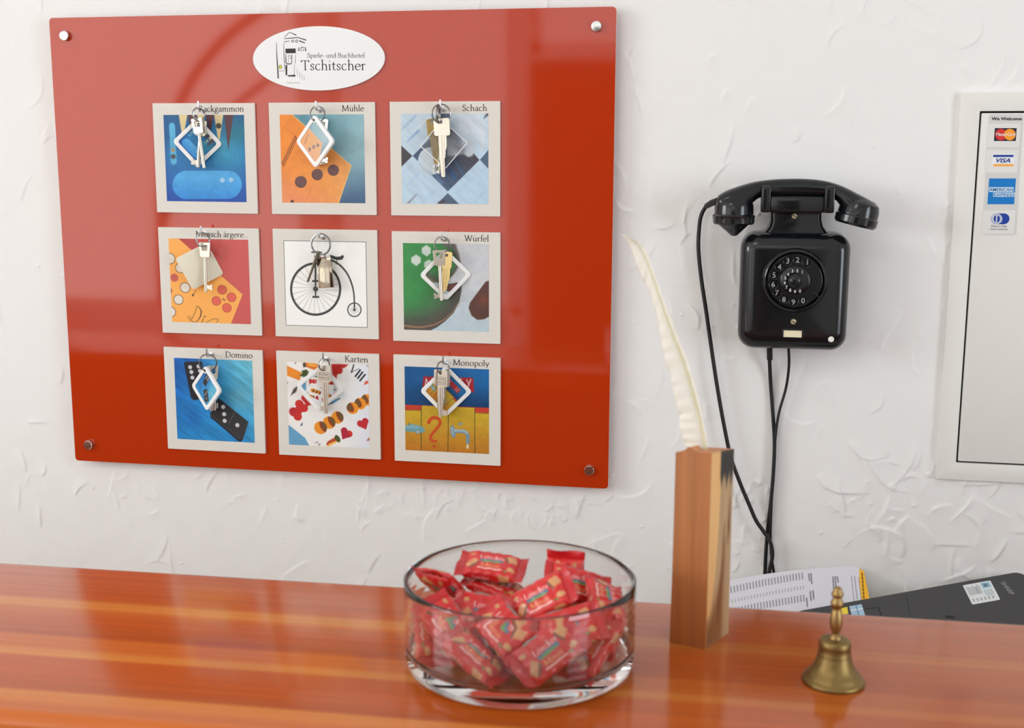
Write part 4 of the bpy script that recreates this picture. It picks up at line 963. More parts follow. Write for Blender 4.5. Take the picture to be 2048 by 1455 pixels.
# ---------------------------------------------------------------- handset resting on the cradle
ho = at_y(1595, 400, HY); hs = empty('telephone_handset', ho); tag(hs, 'black curved handset with its cord resting on the cradle of the wall telephone', 'telephone handset')
def hp_(px, py, y=HY): return at_y(px, py, y) - ho
pairs = [((1434, 397), (1434, 409), .010), ((1437, 390), (1441, 422), .019), ((1452, 381), (1462, 424), .022), ((1472, 373.5), (1484, 422), .021), ((1495, 366.5), (1503, 408), .018), ((1515, 362), (1520, 395), .0155), ((1545, 358.5), (1548, 394), .0135), ((1575, 357), (1576, 393), .013), ((1605, 357), (1605, 393), .013), ((1635, 359), (1635, 394), .0135), ((1662, 364), (1655, 394), .015), ((1688, 373), (1673, 402), .018), ((1713, 385.5), (1688, 424), .021), ((1735, 397), (1712, 436), .022), ((1750, 407), (1737, 442), .020), ((1757, 418), (1751, 438), .011)]
rings = []
ctr = [(hp_(*a), hp_(*b), d) for a, b, d in pairs]
A_ = smooth_path([c[0] for c in ctr], 3); B_ = smooth_path([c[1] for c in ctr], 3); D_ = [v.x for v in smooth_path([(c[2], 0, 0) for c in ctr], 3)]
for a, b, dd in zip(A_, B_, D_):
    c = (a + b) / 2; e = (a - b) / 2; rg = []
    for k in range(24):
        t = 2 * math.pi * k / 24; cs, sn = math.cos(t), math.sin(t)
        rg.append(tuple(c + e * (math.copysign(abs(cs) ** .8, cs)) + Vector((0, 1, 0)) * dd * math.copysign(abs(sn) ** .8, sn)))
    rings.append(rg)
MB().loft(rings).build('handle', M_black, hs, angle=60)
V = (at_y(1690, 430, HY) - at_y(1590, 430, HY)).length / 100
def cup(name, base, tilt, prof, parent, mi=M_black):
    M = Matrix.Translation(hp_(*base)) @ Matrix.Rotation(math.radians(tilt), 4, 'Y')
    return MB().lathe([(r * V, z * V) for r, z in prof], 48, M).build(name, mi, parent, angle=32)
c = cup('mouthpiece', (1467, 448), 0, [(20, 0), (40, 0), (42.5, 3), (43.3, 14), (44.2, 17.5), (42.2, 19.5), (40.5, 21), (40, 38), (37, 50), (29, 58), (10, 62)], hs)
cup('speaking_horn', (1468, 448), -2, [(4, -24.5), (7, -23), (33, .5), (33, 2)], c)
cup('earpiece', (1709, 450.5), 13.5, [(20, 0), (39, 0), (43, 5), (43.6, 18), (41, 20.5), (40.5, 34), (37, 46), (27, 54), (8, 58)], hs)
cd_ = cable('handset_cord', [(1436, 402), (1424, 405), (1412, 413), (1402, 432), (1398, 460), (1397, 500), (1403, 560), (1412, 620), (1422, 690), (1434, 770), (1448, 850), (1462, 915), (1480, 965), (1498, 1008), (1512, 1040), (1527, 1062), (1540, 1082), (1545, 1110), (1538, 1150), (1536, 1240)], HY, .0055, .0031, hs, ho)
MB().tube([hp_(1437, 401), hp_(1424, 405.5, HY + .01), hp_(1413, 412, HY + .025)], [.0052, .0050, .0042], 12).build('strain_relief', M_cord, cd_)

# ---------------------------------------------------------------- cabinet set in the wall
M_cab = mat('white_lacquer', (233, 232, 226), 0.45, spec=0.4)
M_gap = mat('dark_gap', (30, 26, 34), 0.8)
cy = WY - .009
q = [at_y(1925, 185, cy), at_y(1870, 957, cy)]; ix = (at_y(1962, 222, cy).x + at_y(1910, 925, cy).x) / 2; iz1, iz0 = at_y(1962, 222, cy).z, at_y(1911, 925, cy).z
ox, oz1, oz0 = (q[0].x + q[1].x) / 2, q[0].z, q[1].z; cw = .46
cabn = empty('wall_cabinet', (ox + cw / 2, WY, (oz0 + oz1) / 2)); co = Vector(cabn.location); tag(cabn, 'white flush cabinet with a framed door set into the wall at the right', 'cabinet')
w_, h_ = cw, oz1 - oz0; m_ = ix - ox
T = XZ
iw, ih = w_ - 2 * m_, iz1 - iz0; icz = (iz0 + iz1) / 2 - co.z
fm = MB().ring(rrect(w_, h_, .001, 1), rrect(iw, ih, .0008, 1, 0, icz), -.001, .009, T).build('frame', M_cab, cabn, bevel=.0012)
MB().box((0, -.0005, icz), (iw, .003, ih)).build('recess', M_gap, cabn)
door = MB().prism(rrect(iw - .0060, ih - .0060, .0008, 1, 0, icz), .0015, .0088, T).build('door', M_cab, cabn, bevel=.0010)
MB().lathe([(.012, .0085), (.012, .011), (.010, .0125), (.0005, .0128)], 24, Matrix.Translation((iw / 2 - .03, 0, icz)) @ T).build('lock', M_steel, door)
zs = lambda x, y: at_y(1940 + x / 5.389, 210 + y / 5.389, cy) - co
s0, s1, s2 = zs(205, 97), zs(575, 92), zs(131, 1395)
ux = Vector((1, 0, (zs(555, 150) - zs(230, 150)).z / (zs(555, 150) - zs(230, 150)).x)).normalized(); uy = Vector((s2.x - s0.x, 0, s2.z - s0.z)).normalized()
SM = Matrix(((ux.x, -uy.x, 0, s0.x), (0, 0, -1, -.0089), (ux.z, -uy.z, 0, s0.z), (0, 0, 0, 1)))   # sheet frame: x right, y up, from its top left corner
Si = SM.inverted()
def sp(x, y): p = Si @ zs(x, y); return (p.x, p.y)
sh = MB()
def spoly(pts, z, col): sh.flat([sp(*p) for p in pts][::-1], z, SM, 0, col)
def srect(x0, y0, x1, y1, z, col, sk=-.075): spoly([(x0, y0), (x1, y0), (x1 + sk * (y1 - y0), y1), (x0 + sk * (y1 - y0), y1)], z, col)
wS, hS = (s1 - s0).length, (s2 - s0).length
sh.prism(rrect(wS, hS, .003, 5, wS / 2, -hS / 2), 0, .0003, SM, 0, (214, 214, 212))
for y0, y1, xa in ((200, 455, 195), (480, 725, 176), (1135, 1385, 140)): srect(xa, y0, xa + 350, y1, .0004, (228, 228, 224))
def stext(t, x0, x1, y, cap, col, z=.0009, bold=0.0, shear=0.0):
    a, b = sp(x0, y), sp(x1, y); sh.mesh(sans(t, cap / 5.389 * .00076, bold, 'LEFT', (Vector(b) - Vector(a)).length, shear), SM @ Matrix.Translation((a[0], a[1], z)), 0, col)
stext('We Welcome', 230, 556, 163, 32, (30, 34, 40), bold=.00012)
srect(267, 248, 503, 387, .0005, (38, 36, 52))
def sell(x, y, rx, ry, z, col): spoly([(x + rx * math.cos(t), y + ry * math.sin(t)) for t in [k * math.pi / 16 for k in range(32)]], z, col)
sell(333, 318, 62, 62, .0006, (218, 48, 48)); sell(428, 318, 62, 62, .0007, (250, 160, 40)); stext('MasterCard', 278, 488, 332, 34, (244, 240, 236), bold=.00006, shear=.15)
srect(244, 523, 482, 668, .0005, (238, 240, 244)); srect(250, 536, 470, 560, .0006, (30, 62, 150)); srect(250, 634, 470, 662, .0006, (246, 178, 90)); stext('VISA', 280, 434, 618, 44, (28, 60, 140), bold=.00016, shear=.25)
srect(207, 790, 495, 1068, .0005, (10, 122, 200)); srect(204, 884, 470, 936, .0006, (206, 226, 238), -.02); srect(250, 942, 484, 988, .0006, (206, 226, 238), -.02)
stext('AMERICAN', 207, 462, 926, 34, (20, 120, 190), bold=.00004); stext('EXPRESS', 256, 478, 980, 32, (20, 120, 190), bold=.00004)
sh.flat([((p[0]), p[1]) for p in [(sp(325, 1225)[0] + a * .0001885 * .75, sp(325, 1225)[1] + b * .000142) for a, b in rrect(186 * .98, 112, 55, 8)]], .0005, SM, 0, (28, 62, 160))
sell(288, 1225, 60, 57, .0006, (196, 202, 216)); sell(288, 1225, 34, 40, .0007, (28, 62, 160)); srect(281, 1180, 297, 1270, .0008, (196, 202, 216))
stext('Diners Club', 225, 395, 1314, 26, (120, 122, 124), shear=.2); stext('International', 220, 400, 1343, 20, (120, 122, 124))
sk = sh.build('sticker_sheet', M_print, door, smooth=False); sk['label'] = 'strip of payment card stickers'

# ---------------------------------------------------------------- reception counter
ZT = 1.10
def wood_counter():
    m = bpy.data.materials.new('varnished_striped_wood'); m.use_nodes = True; nt = m.node_tree; b = nt.nodes['Principled BSDF']; L = nt.links.new
    tc = nt.nodes.new('ShaderNodeTexCoord'); mp = nt.nodes.new('ShaderNodeMapping'); mp.inputs['Scale'].default_value = (1.6, 95, 60)
    sx = nt.nodes.new('ShaderNodeSeparateXYZ'); L(tc.outputs['Object'], sx.inputs[0]); L(tc.outputs['Object'], mp.inputs['Vector'])
    n0 = nt.nodes.new('ShaderNodeTexNoise'); n0.inputs['Scale'].default_value = 1.0; n0.inputs['Detail'].default_value = 4; L(mp.outputs[0], n0.inputs['Vector'])
    mp2 = nt.nodes.new('ShaderNodeMapping'); mp2.inputs['Scale'].default_value = (1.1, 5, 5); L(tc.outputs['Object'], mp2.inputs['Vector'])
    n1 = nt.nodes.new('ShaderNodeTexNoise'); n1.inputs['Scale'].default_value = 1.3; L(mp2.outputs[0], n1.inputs['Vector'])
    # boards run along the counter: position across = y / depth, slightly wandering
    wv = nt.nodes.new('ShaderNodeMath'); wv.operation = 'MULTIPLY_ADD'; L(n1.outputs['Fac'], wv.inputs[0]); wv.inputs[1].default_value = .012; wv.inputs[2].default_value = -.006
    ad = nt.nodes.new('ShaderNodeMath'); ad.operation = 'ADD'; L(sx.outputs['Y'], ad.inputs[0]); L(wv.outputs[0], ad.inputs[1])
    dv = nt.nodes.new('ShaderNodeMath'); dv.operation = 'DIVIDE'; L(ad.outputs[0], dv.inputs[0]); dv.inputs[1].default_value = -DEP
    rp = nt.nodes.new('ShaderNodeValToRGB'); L(dv.outputs[0], rp.inputs['Fac']); els = rp.color_ramp.elements
    ramp = WOOD
    while len(els) < len(ramp): els.new(0.5)
    for e, (p, c) in zip(els, ramp): e.position = p; e.color = rgba(c)
    mx = nt.nodes.new('ShaderNodeMix'); mx.data_type = 'RGBA'; mx.blend_type = 'OVERLAY'; mx.inputs['Factor'].default_value = .38
    # stripes fade to dark brown rightward: light falloff put into the wood colour
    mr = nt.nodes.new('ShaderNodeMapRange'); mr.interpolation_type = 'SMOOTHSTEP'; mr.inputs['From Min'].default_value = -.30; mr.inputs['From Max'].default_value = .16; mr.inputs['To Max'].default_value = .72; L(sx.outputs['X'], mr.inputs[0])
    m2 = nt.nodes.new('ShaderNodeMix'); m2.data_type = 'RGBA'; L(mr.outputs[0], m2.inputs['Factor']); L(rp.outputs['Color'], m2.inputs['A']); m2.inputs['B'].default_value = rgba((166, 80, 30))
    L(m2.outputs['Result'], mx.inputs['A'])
    g = nt.nodes.new('ShaderNodeMapRange'); g.inputs['From Min'].default_value = .25; g.inputs['From Max'].default_value = .75; g.inputs['To Min'].default_value = .3; g.inputs['To Max'].default_value = .7; L(n0.outputs['Fac'], g.inputs[0])
    L(g.outputs[0], mx.inputs['B']); L(mx.outputs['Result'], b.inputs['Base Color'])
    b.inputs['Roughness'].default_value = .16; b.inputs['Coat Weight'].default_value = .15; b.inputs['Coat Roughness'].default_value = .07; b.inputs['Specular IOR Level'].default_value = .42
    return m
ba, bb2 = at_z(0, 1120, ZT), at_z(2048, 1243, ZT)
cang = math.atan2(bb2.y - ba.y, bb2.x - ba.x); corg = Vector((0, ba.y + (0 - ba.x) * math.tan(cang), 0)); DEP = .352
def vpos(px, py):
    p = at_z(px, py, ZT) - corg; return -(p.y * math.cos(cang) - p.x * math.sin(cang)) / DEP
DEP = DEP * vpos(0, 1421) + .004
RED, ORG, LGT, BRN = (186, 84, 22), (197, 100, 30), (210, 126, 50), (174, 78, 20)
WOOD = []
for y0, c in ((1117, RED), (1186, RED), (1194, LGT), (1204, LGT), (1209, ORG), (1225, RED), (1260, BRN), (1266, ORG), (1285, ORG), (1292, LGT), (1300, LGT), (1305, RED), (1340, RED), (1371, BRN), (1377, LGT), (1405, ORG)):
    WOOD.append((min(max(vpos(0, y0), 0), 1), c))
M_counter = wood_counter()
cnt = empty('reception_counter', corg, (0, 0, cang)); tag(cnt, 'long varnished orange wood reception counter in the foreground', 'reception counter')
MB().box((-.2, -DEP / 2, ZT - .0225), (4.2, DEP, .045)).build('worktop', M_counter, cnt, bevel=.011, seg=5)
M_panel = mat('counter_panel_wood', (150, 74, 34), .4, noise=.12, nscale=12)
MB().box((-.2, -DEP / 2 + .0, (ZT - .045) / 2), (4.1, DEP - .09, ZT - .045)).build('front_panel', M_panel, cnt)
# ---------------------------------------------------------------- lower desk behind the counter
ZD = .735
desk = empty('reception_desk', (-.2, -.3, 0)); tag(desk, 'lower desk behind the counter against the wall holding laptop and papers', 'desk')
M_desk = mat('desk_laminate', (226, 223, 216), .4)
MB().box((0, -.01, ZD - .015), (3.6, .62, .03)).build('desktop', M_desk, desk, bevel=.002)
for x in (-1.7, 1.7): MB().box((x, -.01, (ZD - .03) / 2), (.03, .6, ZD - .03)).build('side_panel', M_desk, desk)

# ---------------------------------------------------------------- laptop and papers leaning against the wall
tilt = math.radians(35); ln = Vector((0, -math.sin(tilt), math.cos(tilt)))
lp0 = at_y(1990, 1150, -.004)
ea, eb_ = at_plane(1620, 1216, lp0, ln), at_plane(1990, 1150, lp0, ln)
e1 = (eb_ - ea).normalized(); e2 = ln.cross(e1).normalized()      # e2 points up the slope
rc = at_plane(2052, 1142, lp0, ln)
LW, LD = .37, .225
org = ea + e1 * ((rc - ea).dot(e1))                                # right end of the far edge
LM = Matrix(((e1.x, e2.x, ln.x, 0), (e1.y, e2.y, ln.y, 0), (e1.z, e2.z, ln.z, 0), (0, 0, 0, 1)))
lap = empty('laptop', org); lap.matrix_world = Matrix.Translation(org) @ LM
tag(lap, 'dark grey laptop with small stickers leaning behind the counter at the right', 'laptop')
M_lap = mat('charcoal_plastic', (66, 66, 67), .5, bump=.1, bscale=1500)
M_lapdark = mat('black_plastic', (22, 22, 23), .5)
MB().prism(rrect(LW, LD, .020, 8, -LW / 2, -LD / 2), -.013, 0).build('base', M_lap, lap, bevel=.0022)
Li = lap.matrix_world.inverted()
def lq(zx, zy): p = Li @ at_plane(1600 + zx / 4.571, 1100 + zy / 4.571, org, ln); return (p.x, p.y)
def lpoly(mb, pts, z, col=None): mb.flat([lq(*p) for p in pts][::-1], z, None, 0, col)
def order(pts): return pts
st = MB(); S = [lq(*p) for p in ((1490, 318), (1742, 277), (1828, 450), (1572, 498))]
sx0, sx1 = (S[0][0] + S[3][0]) / 2, (S[1][0] + S[2][0]) / 2; sy1, sy0 = (S[0][1] + S[1][1]) / 2, (S[2][1] + S[3][1]) / 2
sw, shh = sx1 - sx0, sy1 - sy0
st.prism(rrect(sw, shh, .0015, 3, (sx0 + sx1) / 2, (sy0 + sy1) / 2), 0, .0003, None, 0, (226, 230, 230))
def sbar(a0, a1, b0, b1, col): st.flat([(sx0 + a0 * sw, sy0 + b0 * shh), (sx0 + a1 * sw, sy0 + b0 * shh), (sx0 + a1 * sw, sy0 + b1 * shh), (sx0 + a0 * sw, sy0 + b1 * shh)], .0005, None, 0, col)
for k in range(8): sbar(.08 + .06 * k, .11 + .06 * k, .45, .92 - .05 * (k % 3), (168, 172, 176) if k != 5 else (110, 114, 118))
for k in range(6): sbar(.08 + .14 * k, .14 + .14 * k, .12, .26, (170, 174, 178))
for k in range(4): sbar(.62 + .08 * k, .65 + .08 * k, .3, .6, (150, 176, 190))
sbar(.62, .93, .68, .95, (150, 196, 214)); sbar(.68, .87, .74, .90, (206, 226, 232)); sbar(.73, .82, .77, .87, (90, 150, 186))
st.build('info_sticker', M_print, lap, smooth=False)['label'] = 'white specification sticker with small print'
sm = MB(); lpoly(sm, [(370, 531), (432, 517), (442, 580), (380, 590)], .0003, (240, 214, 70)); sm.build('sticker', M_print, lap, smooth=False)['label'] = 'small yellow sticker'
sm = MB(); lpoly(sm, [(450, 511), (562, 492), (598, 600), (476, 612)], .0003, (170, 200, 220)); lpoly(sm, [(505, 505), (515, 503), (545, 596), (533, 598)], .0005, (110, 150, 190)); lpoly(sm, [(460, 545), (574, 526), (577, 536), (463, 556)], .0005, (226, 234, 238)); sm.build('sticker', M_print, lap, smooth=False)['label'] = 'pale blue sticker'
tp = MB(); a, b, c_ = lq(590, 537), lq(714, 519), lq(745, 600)
def strip(p, q, wd, z=.0003):
    d = (Vector(q) - Vector(p)).normalized(); n_ = Vector((-d.y, d.x)) * wd / 2
    tp.flat([(p[0] - n_.x, p[1] - n_.y), (q[0] - n_.x, q[1] - n_.y), (q[0] + n_.x, q[1] + n_.y), (p[0] + n_.x, p[1] + n_.y)], z)
strip(a, b, .0010); strip(b, c_, .0016); tp.build('touchpad_edge', M_lapdark, lap, smooth=False)
tp = MB(); strip(lq(972, 430), lq(1012, 600), .0008); tp.build('seam', M_lapdark, lap, smooth=False)
tp = MB(); strip(lq(1330, 605), lq(1418, 612), .004); tp.build('slot', M_lapdark, lap, smooth=False)
p, q_ = lq(1838, 290), lq(1932, 404); d_ = Vector(q_) - Vector(p)
MB().mesh(sans('SHARP', .0068, .0003, 'LEFT', d_.length), Matrix.Translation((p[0] - .001, p[1] - .001, .0003)) @ Matrix.Rotation(math.atan2(d_.y, d_.x), 4, 'Z')).build('lettering', mat('silver_lettering', (150, 150, 150), .4, .6), lap, smooth=False)

def art_paper():
    c = Canvas(300, ((-132, 363), (1830, 139), (1995, 1004), (-66, 1189)), (222, 222, 229), .42)
    c.poly([(1772, 100), (2100, 60), (2200, 1100), (1850, 1100), (1800, 600), (1768, 300)], (246, 184, 44))
    ik = (140, 140, 150)
    for k in range(24):
        x = 68 + k * 40; y = 466 - k * 6.6
        c.stroke([(x, y - 38), (x + 8, y + 42)], 15, ik, 1.5); c.stroke([(x + 18, y + 145 - 20), (x + 20, y + 145 + 22)], 9, (150, 150, 160), 1.5); c.stroke([(x + 20, y + 240), (x + 28, y + 320)], 15, ik, 1.5)
    for x, y0, y1 in ((1078, 285, 375), (1108, 282, 410), (1098, 505, 625), (1135, 495, 605), (1050, 590, 700), (1405, 310, 460), (1435, 305, 440), (1465, 305, 380)): c.stroke([(x, y0), (x + 12, y1)], 17, (120, 120, 132), 1.5)
    c.stroke([(1658, 278), (1694, 620)], 6, (90, 90, 100)).stroke([(1758, 278), (1800, 620)], 6, (90, 90, 100)).stroke([(1704, 285), (1738, 580)], 16, (165, 165, 176), 2)
    for k in range(7): c.stroke([(1806 + k * 3.5, 190 + k * 55), (1809 + k * 3.5, 228 + k * 55)], 17, (96, 70, 30), 1.5)
    return c
pn0 = at_y(1725, 1131, .016); co_p = [at_plane(x, y, pn0, ln) for x, y in ((1430, 1165), (1727, 1131), (1752, 1262), (1440, 1290))]
co_p[0].y = min(co_p[0].y, .010)
def paper_pos(U, V):
    c0, c1, c2_, c3 = [np.array(p) for p in co_p]
    u, v = U[..., None], V[..., None]
    p = (c0 * (1 - u) + c1 * u) * (1 - v) + (c3 * (1 - u) + c2_ * u) * v
    bul = .007 * np.sin(np.pi * np.clip(U, 0, 1)) * (1 - V); p[..., 2] += bul; p[..., 1] += -.003 * np.sin(np.pi * U) * (1 - V)
    p[..., 2] -= .006 * np.clip((U - .9) / .1, 0, 1) ** 2 * (1 - V) ; p[..., 1] -= .008 * np.clip((U - .93) / .07, 0, 1) ** 2
    return p
po_ = sum(co_p, Vector()) / 4
pap = print_mesh('printed_letter', art_paper().img, lambda U, V: paper_pos(U, V) - np.array(po_), M_print); pap.location = po_
tag(pap, 'printed white sheet with a yellow edge leaning on the wall behind the counter', 'paper')

# ---------------------------------------------------------------- wooden pen holder with a white quill
pa, pb, pcn = at_z(1340, 1283, ZT), at_z(1411, 1298, ZT), at_z(1456, 1265, ZT)
pd = pa + pcn - pb; pcx = (pa + pcn) / 2; PH = .1895
hold = empty('pen_holder', (pcx.x, pcx.y, ZT)); tag(hold, 'tall square block of two toned wood holding a quill on the counter', 'pen holder')
def hm():
    m = bpy.data.materials.new('block_heartwood'); m.use_nodes = True; nt = m.node_tree; b = nt.nodes['Principled BSDF']; L = nt.links.new
    a = nt.nodes.new('ShaderNodeVertexColor'); a.layer_name = 'print'; tc = nt.nodes.new('ShaderNodeTexCoord')
    mp = nt.nodes.new('ShaderNodeMapping'); mp.inputs['Scale'].default_value = (90, 90, 5); L(tc.outputs['Object'], mp.inputs[0])
    n = nt.nodes.new('ShaderNodeTexNoise'); n.inputs['Scale'].default_value = 1; n.inputs['Detail'].default_value = 4; L(mp.outputs[0], n.inputs['Vector'])
    mx = nt.nodes.new('ShaderNodeMix'); mx.data_type = 'RGBA'; mx.blend_type = 'OVERLAY'; mx.inputs['Factor'].default_value = .3
    L(a.outputs[0], mx.inputs['A']); L(n.outputs['Fac'], mx.inputs['B']); L(mx.outputs['Result'], b.inputs['Base Color']); b.inputs['Roughness'].default_value = .45
    return m
M_block = hm()
corners = [Vector((p.x - pcx.x, p.y - pcx.y)) for p in (pa, pb, pcn, pd)]
NU, NV = 40, 90
def art_left():
    c = Canvas(NU, ((0, 0), (100, 0), (100, 400), (0, 400)), (176, 112, 64), NV / NU); c.grad((50, 160), (50, 400), (160, 86, 34), 0, .8); c.noise(.06, 9, 2, 0, 41); return c.img
def art_right():
    c = Canvas(NU, ((0, 0), (100, 0), (100, 400), (0, 400)), (178, 146, 106), NV / NU)
    c.poly([(0, -5), (42, -5), (44, 60), (40, 160), (30, 260), (16, 330), (0, 345)], (228, 176, 112), 2)
    c.poly([(14, 345), (40, 300), (62, 250), (70, 190), (74, 190), (70, 300), (66, 405), (0, 405), (0, 350)], (140, 92, 48), 4); c.stroke([(66, 160), (60, 260), (50, 330)], [3, 9, 14], (112, 70, 36), 3)
    c.stroke([(88, 110), (86, 160), (84, 190)], [3, 9, 3], (104, 66, 40), 2)
    c.poly([(40, -5), (100, -5), (96, 50), (88, 72), (82, 44), (74, 60), (68, 74), (64, 52), (54, 48), (46, 70), (40, 48)], (20, 15, 13), 2)
    return c.img
def wavy(u, v): return .0012 * math.sin(v * 6 + u * 3)
def face(i, j, img):
    a, b = corners[i], corners[j]
    def P(U, V):
        top = PH + (-.004 * (1 - U) + .005 * np.exp(-((U - .38) / .14) ** 2), -.006 * U, -.006 - .002 * U, -.008 + .004 * U)[i]
        z = top * (1 - V)
        # a slightly hollow, hand cut face
        k = 1 - .0 * V
        t = .985 + .03 * V - .012 * np.sin(np.pi * V)
        x = (a.x + (b.x - a.x) * U) * t; y = (a.y + (b.y - a.y) * U) * t
        return np.stack([x, y, z], -1)
    return P
bmM = MB(); 
def addface(P, img):
    ny, nx = img.shape[:2]; U, V = np.meshgrid(np.linspace(0, 1, nx), np.linspace(0, 1, ny)); pos = P(U, V); o = len(bmM.v)
    bmM.v += [tuple(p) for p in pos.reshape(-1, 3)]
    for j in range(ny - 1):
        for i in range(nx - 1):
            bmM.f.append([o + j * nx + i, o + (j + 1) * nx + i, o + (j + 1) * nx + i + 1, o + j * nx + i + 1]); bmM.m.append(0); bmM.c.append(tuple(img[j, i]))
    return pos
imL, imR = art_left(), art_right()
rows = [addface(face(0, 1, imL), imL), addface(face(1, 2, imR), imR), addface(face(2, 3, imL), imL), addface(face(3, 0, imR), imR)]
rim = [tuple(p) for r in rows for p in r[0][:-1]]; hole = [(x * .42, y * .42, z - .0005) for x, y, z in rim]; deep = [(x * .42, y * .42, z - .11) for x, y, z in rim]
n = len(rim); bmM.usecol = True
bmM.add(rim + hole + deep, [(i, (i + 1) % n, n + (i + 1) % n, n + i) for i in range(n)] + [(n + i, n + (i + 1) % n, 2 * n + (i + 1) % n, 2 * n + i) for i in range(n)] + [[2 * n + i for i in range(n)]], None, 0, (196, 130, 84))
bmM.build('block', M_block, hold, angle=50)
# quill
QY = pcx.y - .002
zq = lambda x, y, yy=QY: at_y(1220 + x / 1.6535, 440 + y / 1.6535, yy)
qo = Vector((pcx.x, QY, ZT + .09)); quill = empty('quill_pen', qo); tag(quill, 'white goose feather quill standing in the wooden pen holder', 'quill')
spine = smooth_path([zq(*p) for p in ((42, 48), (92, 82), (124, 140), (162, 250), (205, 372), (244, 472), (280, 592), (303, 680), (316, 755))] + [Vector((pcx.x - .0005, QY, ZT + PH - .02)), Vector((pcx.x, QY, ZT + PH - .09))], 8)
M_feather = mat('white_feather', (238, 236, 226), .7, spec=.2); M_rachis = mat('quill_shaft', (226, 222, 190), .4)
sub = M_feather.node_tree.nodes['Principled BSDF']; sub.inputs['Subsurface Weight'].default_value = .15; sub.inputs['Subsurface Radius'].default_value = (.01, .01, .008)
ns = len(spine); MB().tube([p - qo for p in spine], [.0004 + .0015 * min(1, i / (ns * .7)) for i in range(ns)], 8).build('shaft', M_rachis, quill, angle=60)
lef = smooth_path([zq(*p) for p in ((42, 48), (66, 92), (92, 165), (122, 240), (152, 320), (166, 400), (180, 470), (206, 570), (222, 640), (230, 700), (246, 752))], 8)
rig = smooth_path([zq(*p) for p in ((42, 48), (104, 76), (136, 134), (176, 244), (220, 366), (262, 470), (294, 585), (314, 680), (322, 748))], 8)
def vane(name, edge, side):
    K = 120; W = 6; mb = MB(); vs = []; vr = random.Random(3 + side)
    S_ = spine[:65]; 
    def pick(P, t): f = t * (len(P) - 1); i = min(int(f), len(P) - 2); return P[i].lerp(P[i + 1], f - i)
    for i in range(K + 1):
        t = i / K; a = pick(S_, t); b = pick(edge, min(1, t * 1.0)); j = 1 - .05 * vr.random() - .10 * max(0, math.sin(t * 23 + 2 * math.sin(t * 9))) ** 6
        for k in range(W + 1):
            s = k / W; p = a.lerp(b, s * j); p = p + Vector((0, .006 * s * s * side - .0006 * math.sin(i * .9) * s, -.006 * s * 0)); vs.append(tuple(p - qo))
    fs = []
    for i in range(K):
        for k in range(W): q = i * (W + 1) + k; fs.append((q, q + 1, q + W + 2, q + W + 1))
    mb.add(vs, fs); o = mb.build(name, M_feather, quill, angle=80)
    md = o.modifiers.new('thickness', 'SOLIDIFY'); md.thickness = .0003; return o
vane('vane', lef, 1); vane('vane', rig, -1)

# ---------------------------------------------------------------- brass hand bell
M_brass = mat('aged_brass', (132, 110, 68), .46, 1.0, noise=.18, nscale=60, bump=.15, bscale=150)
bp_ = at_z(1666, 1362, ZT); bell = empty('hand_bell', (bp_.x, bp_.y, ZT)); tag(bell, 'small aged brass hand bell standing on the right of the counter', 'bell')
mm = lambda P: [(r / 1000, z / 1000) for r, z in P]
MB().lathe(mm([(25.5, 0), (26.9, .6), (27.2, 2), (26.2, 4), (24.6, 5), (24.0, 6.2), (22.2, 8.5), (21.6, 9.4), (20.2, 10.6), (17.6, 15), (15.9, 19), (14.7, 24), (14.3, 25), (14.5, 26.2), (14.0, 27.4), (13.6, 32), (13.9, 33.2), (13.9, 36), (13.2, 38), (12.2, 39.4), (10, 40), (4, 40.2)]), 64, cap=(True, True)).build('bell_cup', M_brass, bell, angle=50)
MB().lathe(mm([(5.2, 39.8), (5.2, 41.5), (4.2, 42.6), (2.9, 44.2), (3.2, 45.6), (4.6, 49), (5.5, 54), (5.3, 59), (4.3, 65), (3.4, 67), (3.6, 68), (5.0, 70), (5.6, 72.4), (4.8, 75), (3.5, 76.6), (3.4, 77.6), (4.5, 78.4), (5.3, 80.4), (4.9, 82), (3.9, 83.0), (3.9, 84), (3.3, 86), (1.8, 87.4), (.3, 87.8)]), 32).build('handle', mat('polished_brass', (158, 130, 84), .42, 1.0, noise=.1, nscale=90), bell, angle=50)

# ---------------------------------------------------------------- glass bowl
M_glass = bpy.data.materials.new('clear_glass'); M_glass.use_nodes = True
g = M_glass.node_tree.nodes['Principled BSDF']; g.inputs['Base Color'].default_value = (.97, .985, .98, 1); g.inputs['Roughness'].default_value = 0; g.inputs['IOR'].default_value = 1.5; g.inputs['Transmission Weight'].default_value = 1
BC = Vector((-.1805, -.842, ZT + .0006)); BR, BH = .1047, .0815
bowl = empty('candy_bowl', BC); tag(bowl, 'round straight sided clear glass bowl full of red sweets on the counter', 'glass bowl')
prof = [(0.0005, .0012), (BR - .022, .0012), (BR - .016, 0), (BR - .010, 0), (BR - .005, .0010), (BR - .0022, .0035), (BR - .0008, .009), (BR - .0003, .018)] + [(BR, BH * t) for t in (.45, .7, .9)]
for k in range(1, 9): a = math.pi * k / 8; prof.append((BR - .0019 + .0019 * math.cos(a), BH - .0019 + .0019 * math.sin(a)))
for k in range(28): prof.append((BR - .0040 + .00005 * math.sin(k * 1.45), BH - .006 - (BH - .028) * (k + 1) / 28))
prof += [(BR - .0055, .0185), (BR - .010, .0142), (BR - .018, .0126), (BR - .04, .012), (.0005, .012)]
MB().lathe(prof, 128).build('vessel', M_glass, bowl, angle=75)

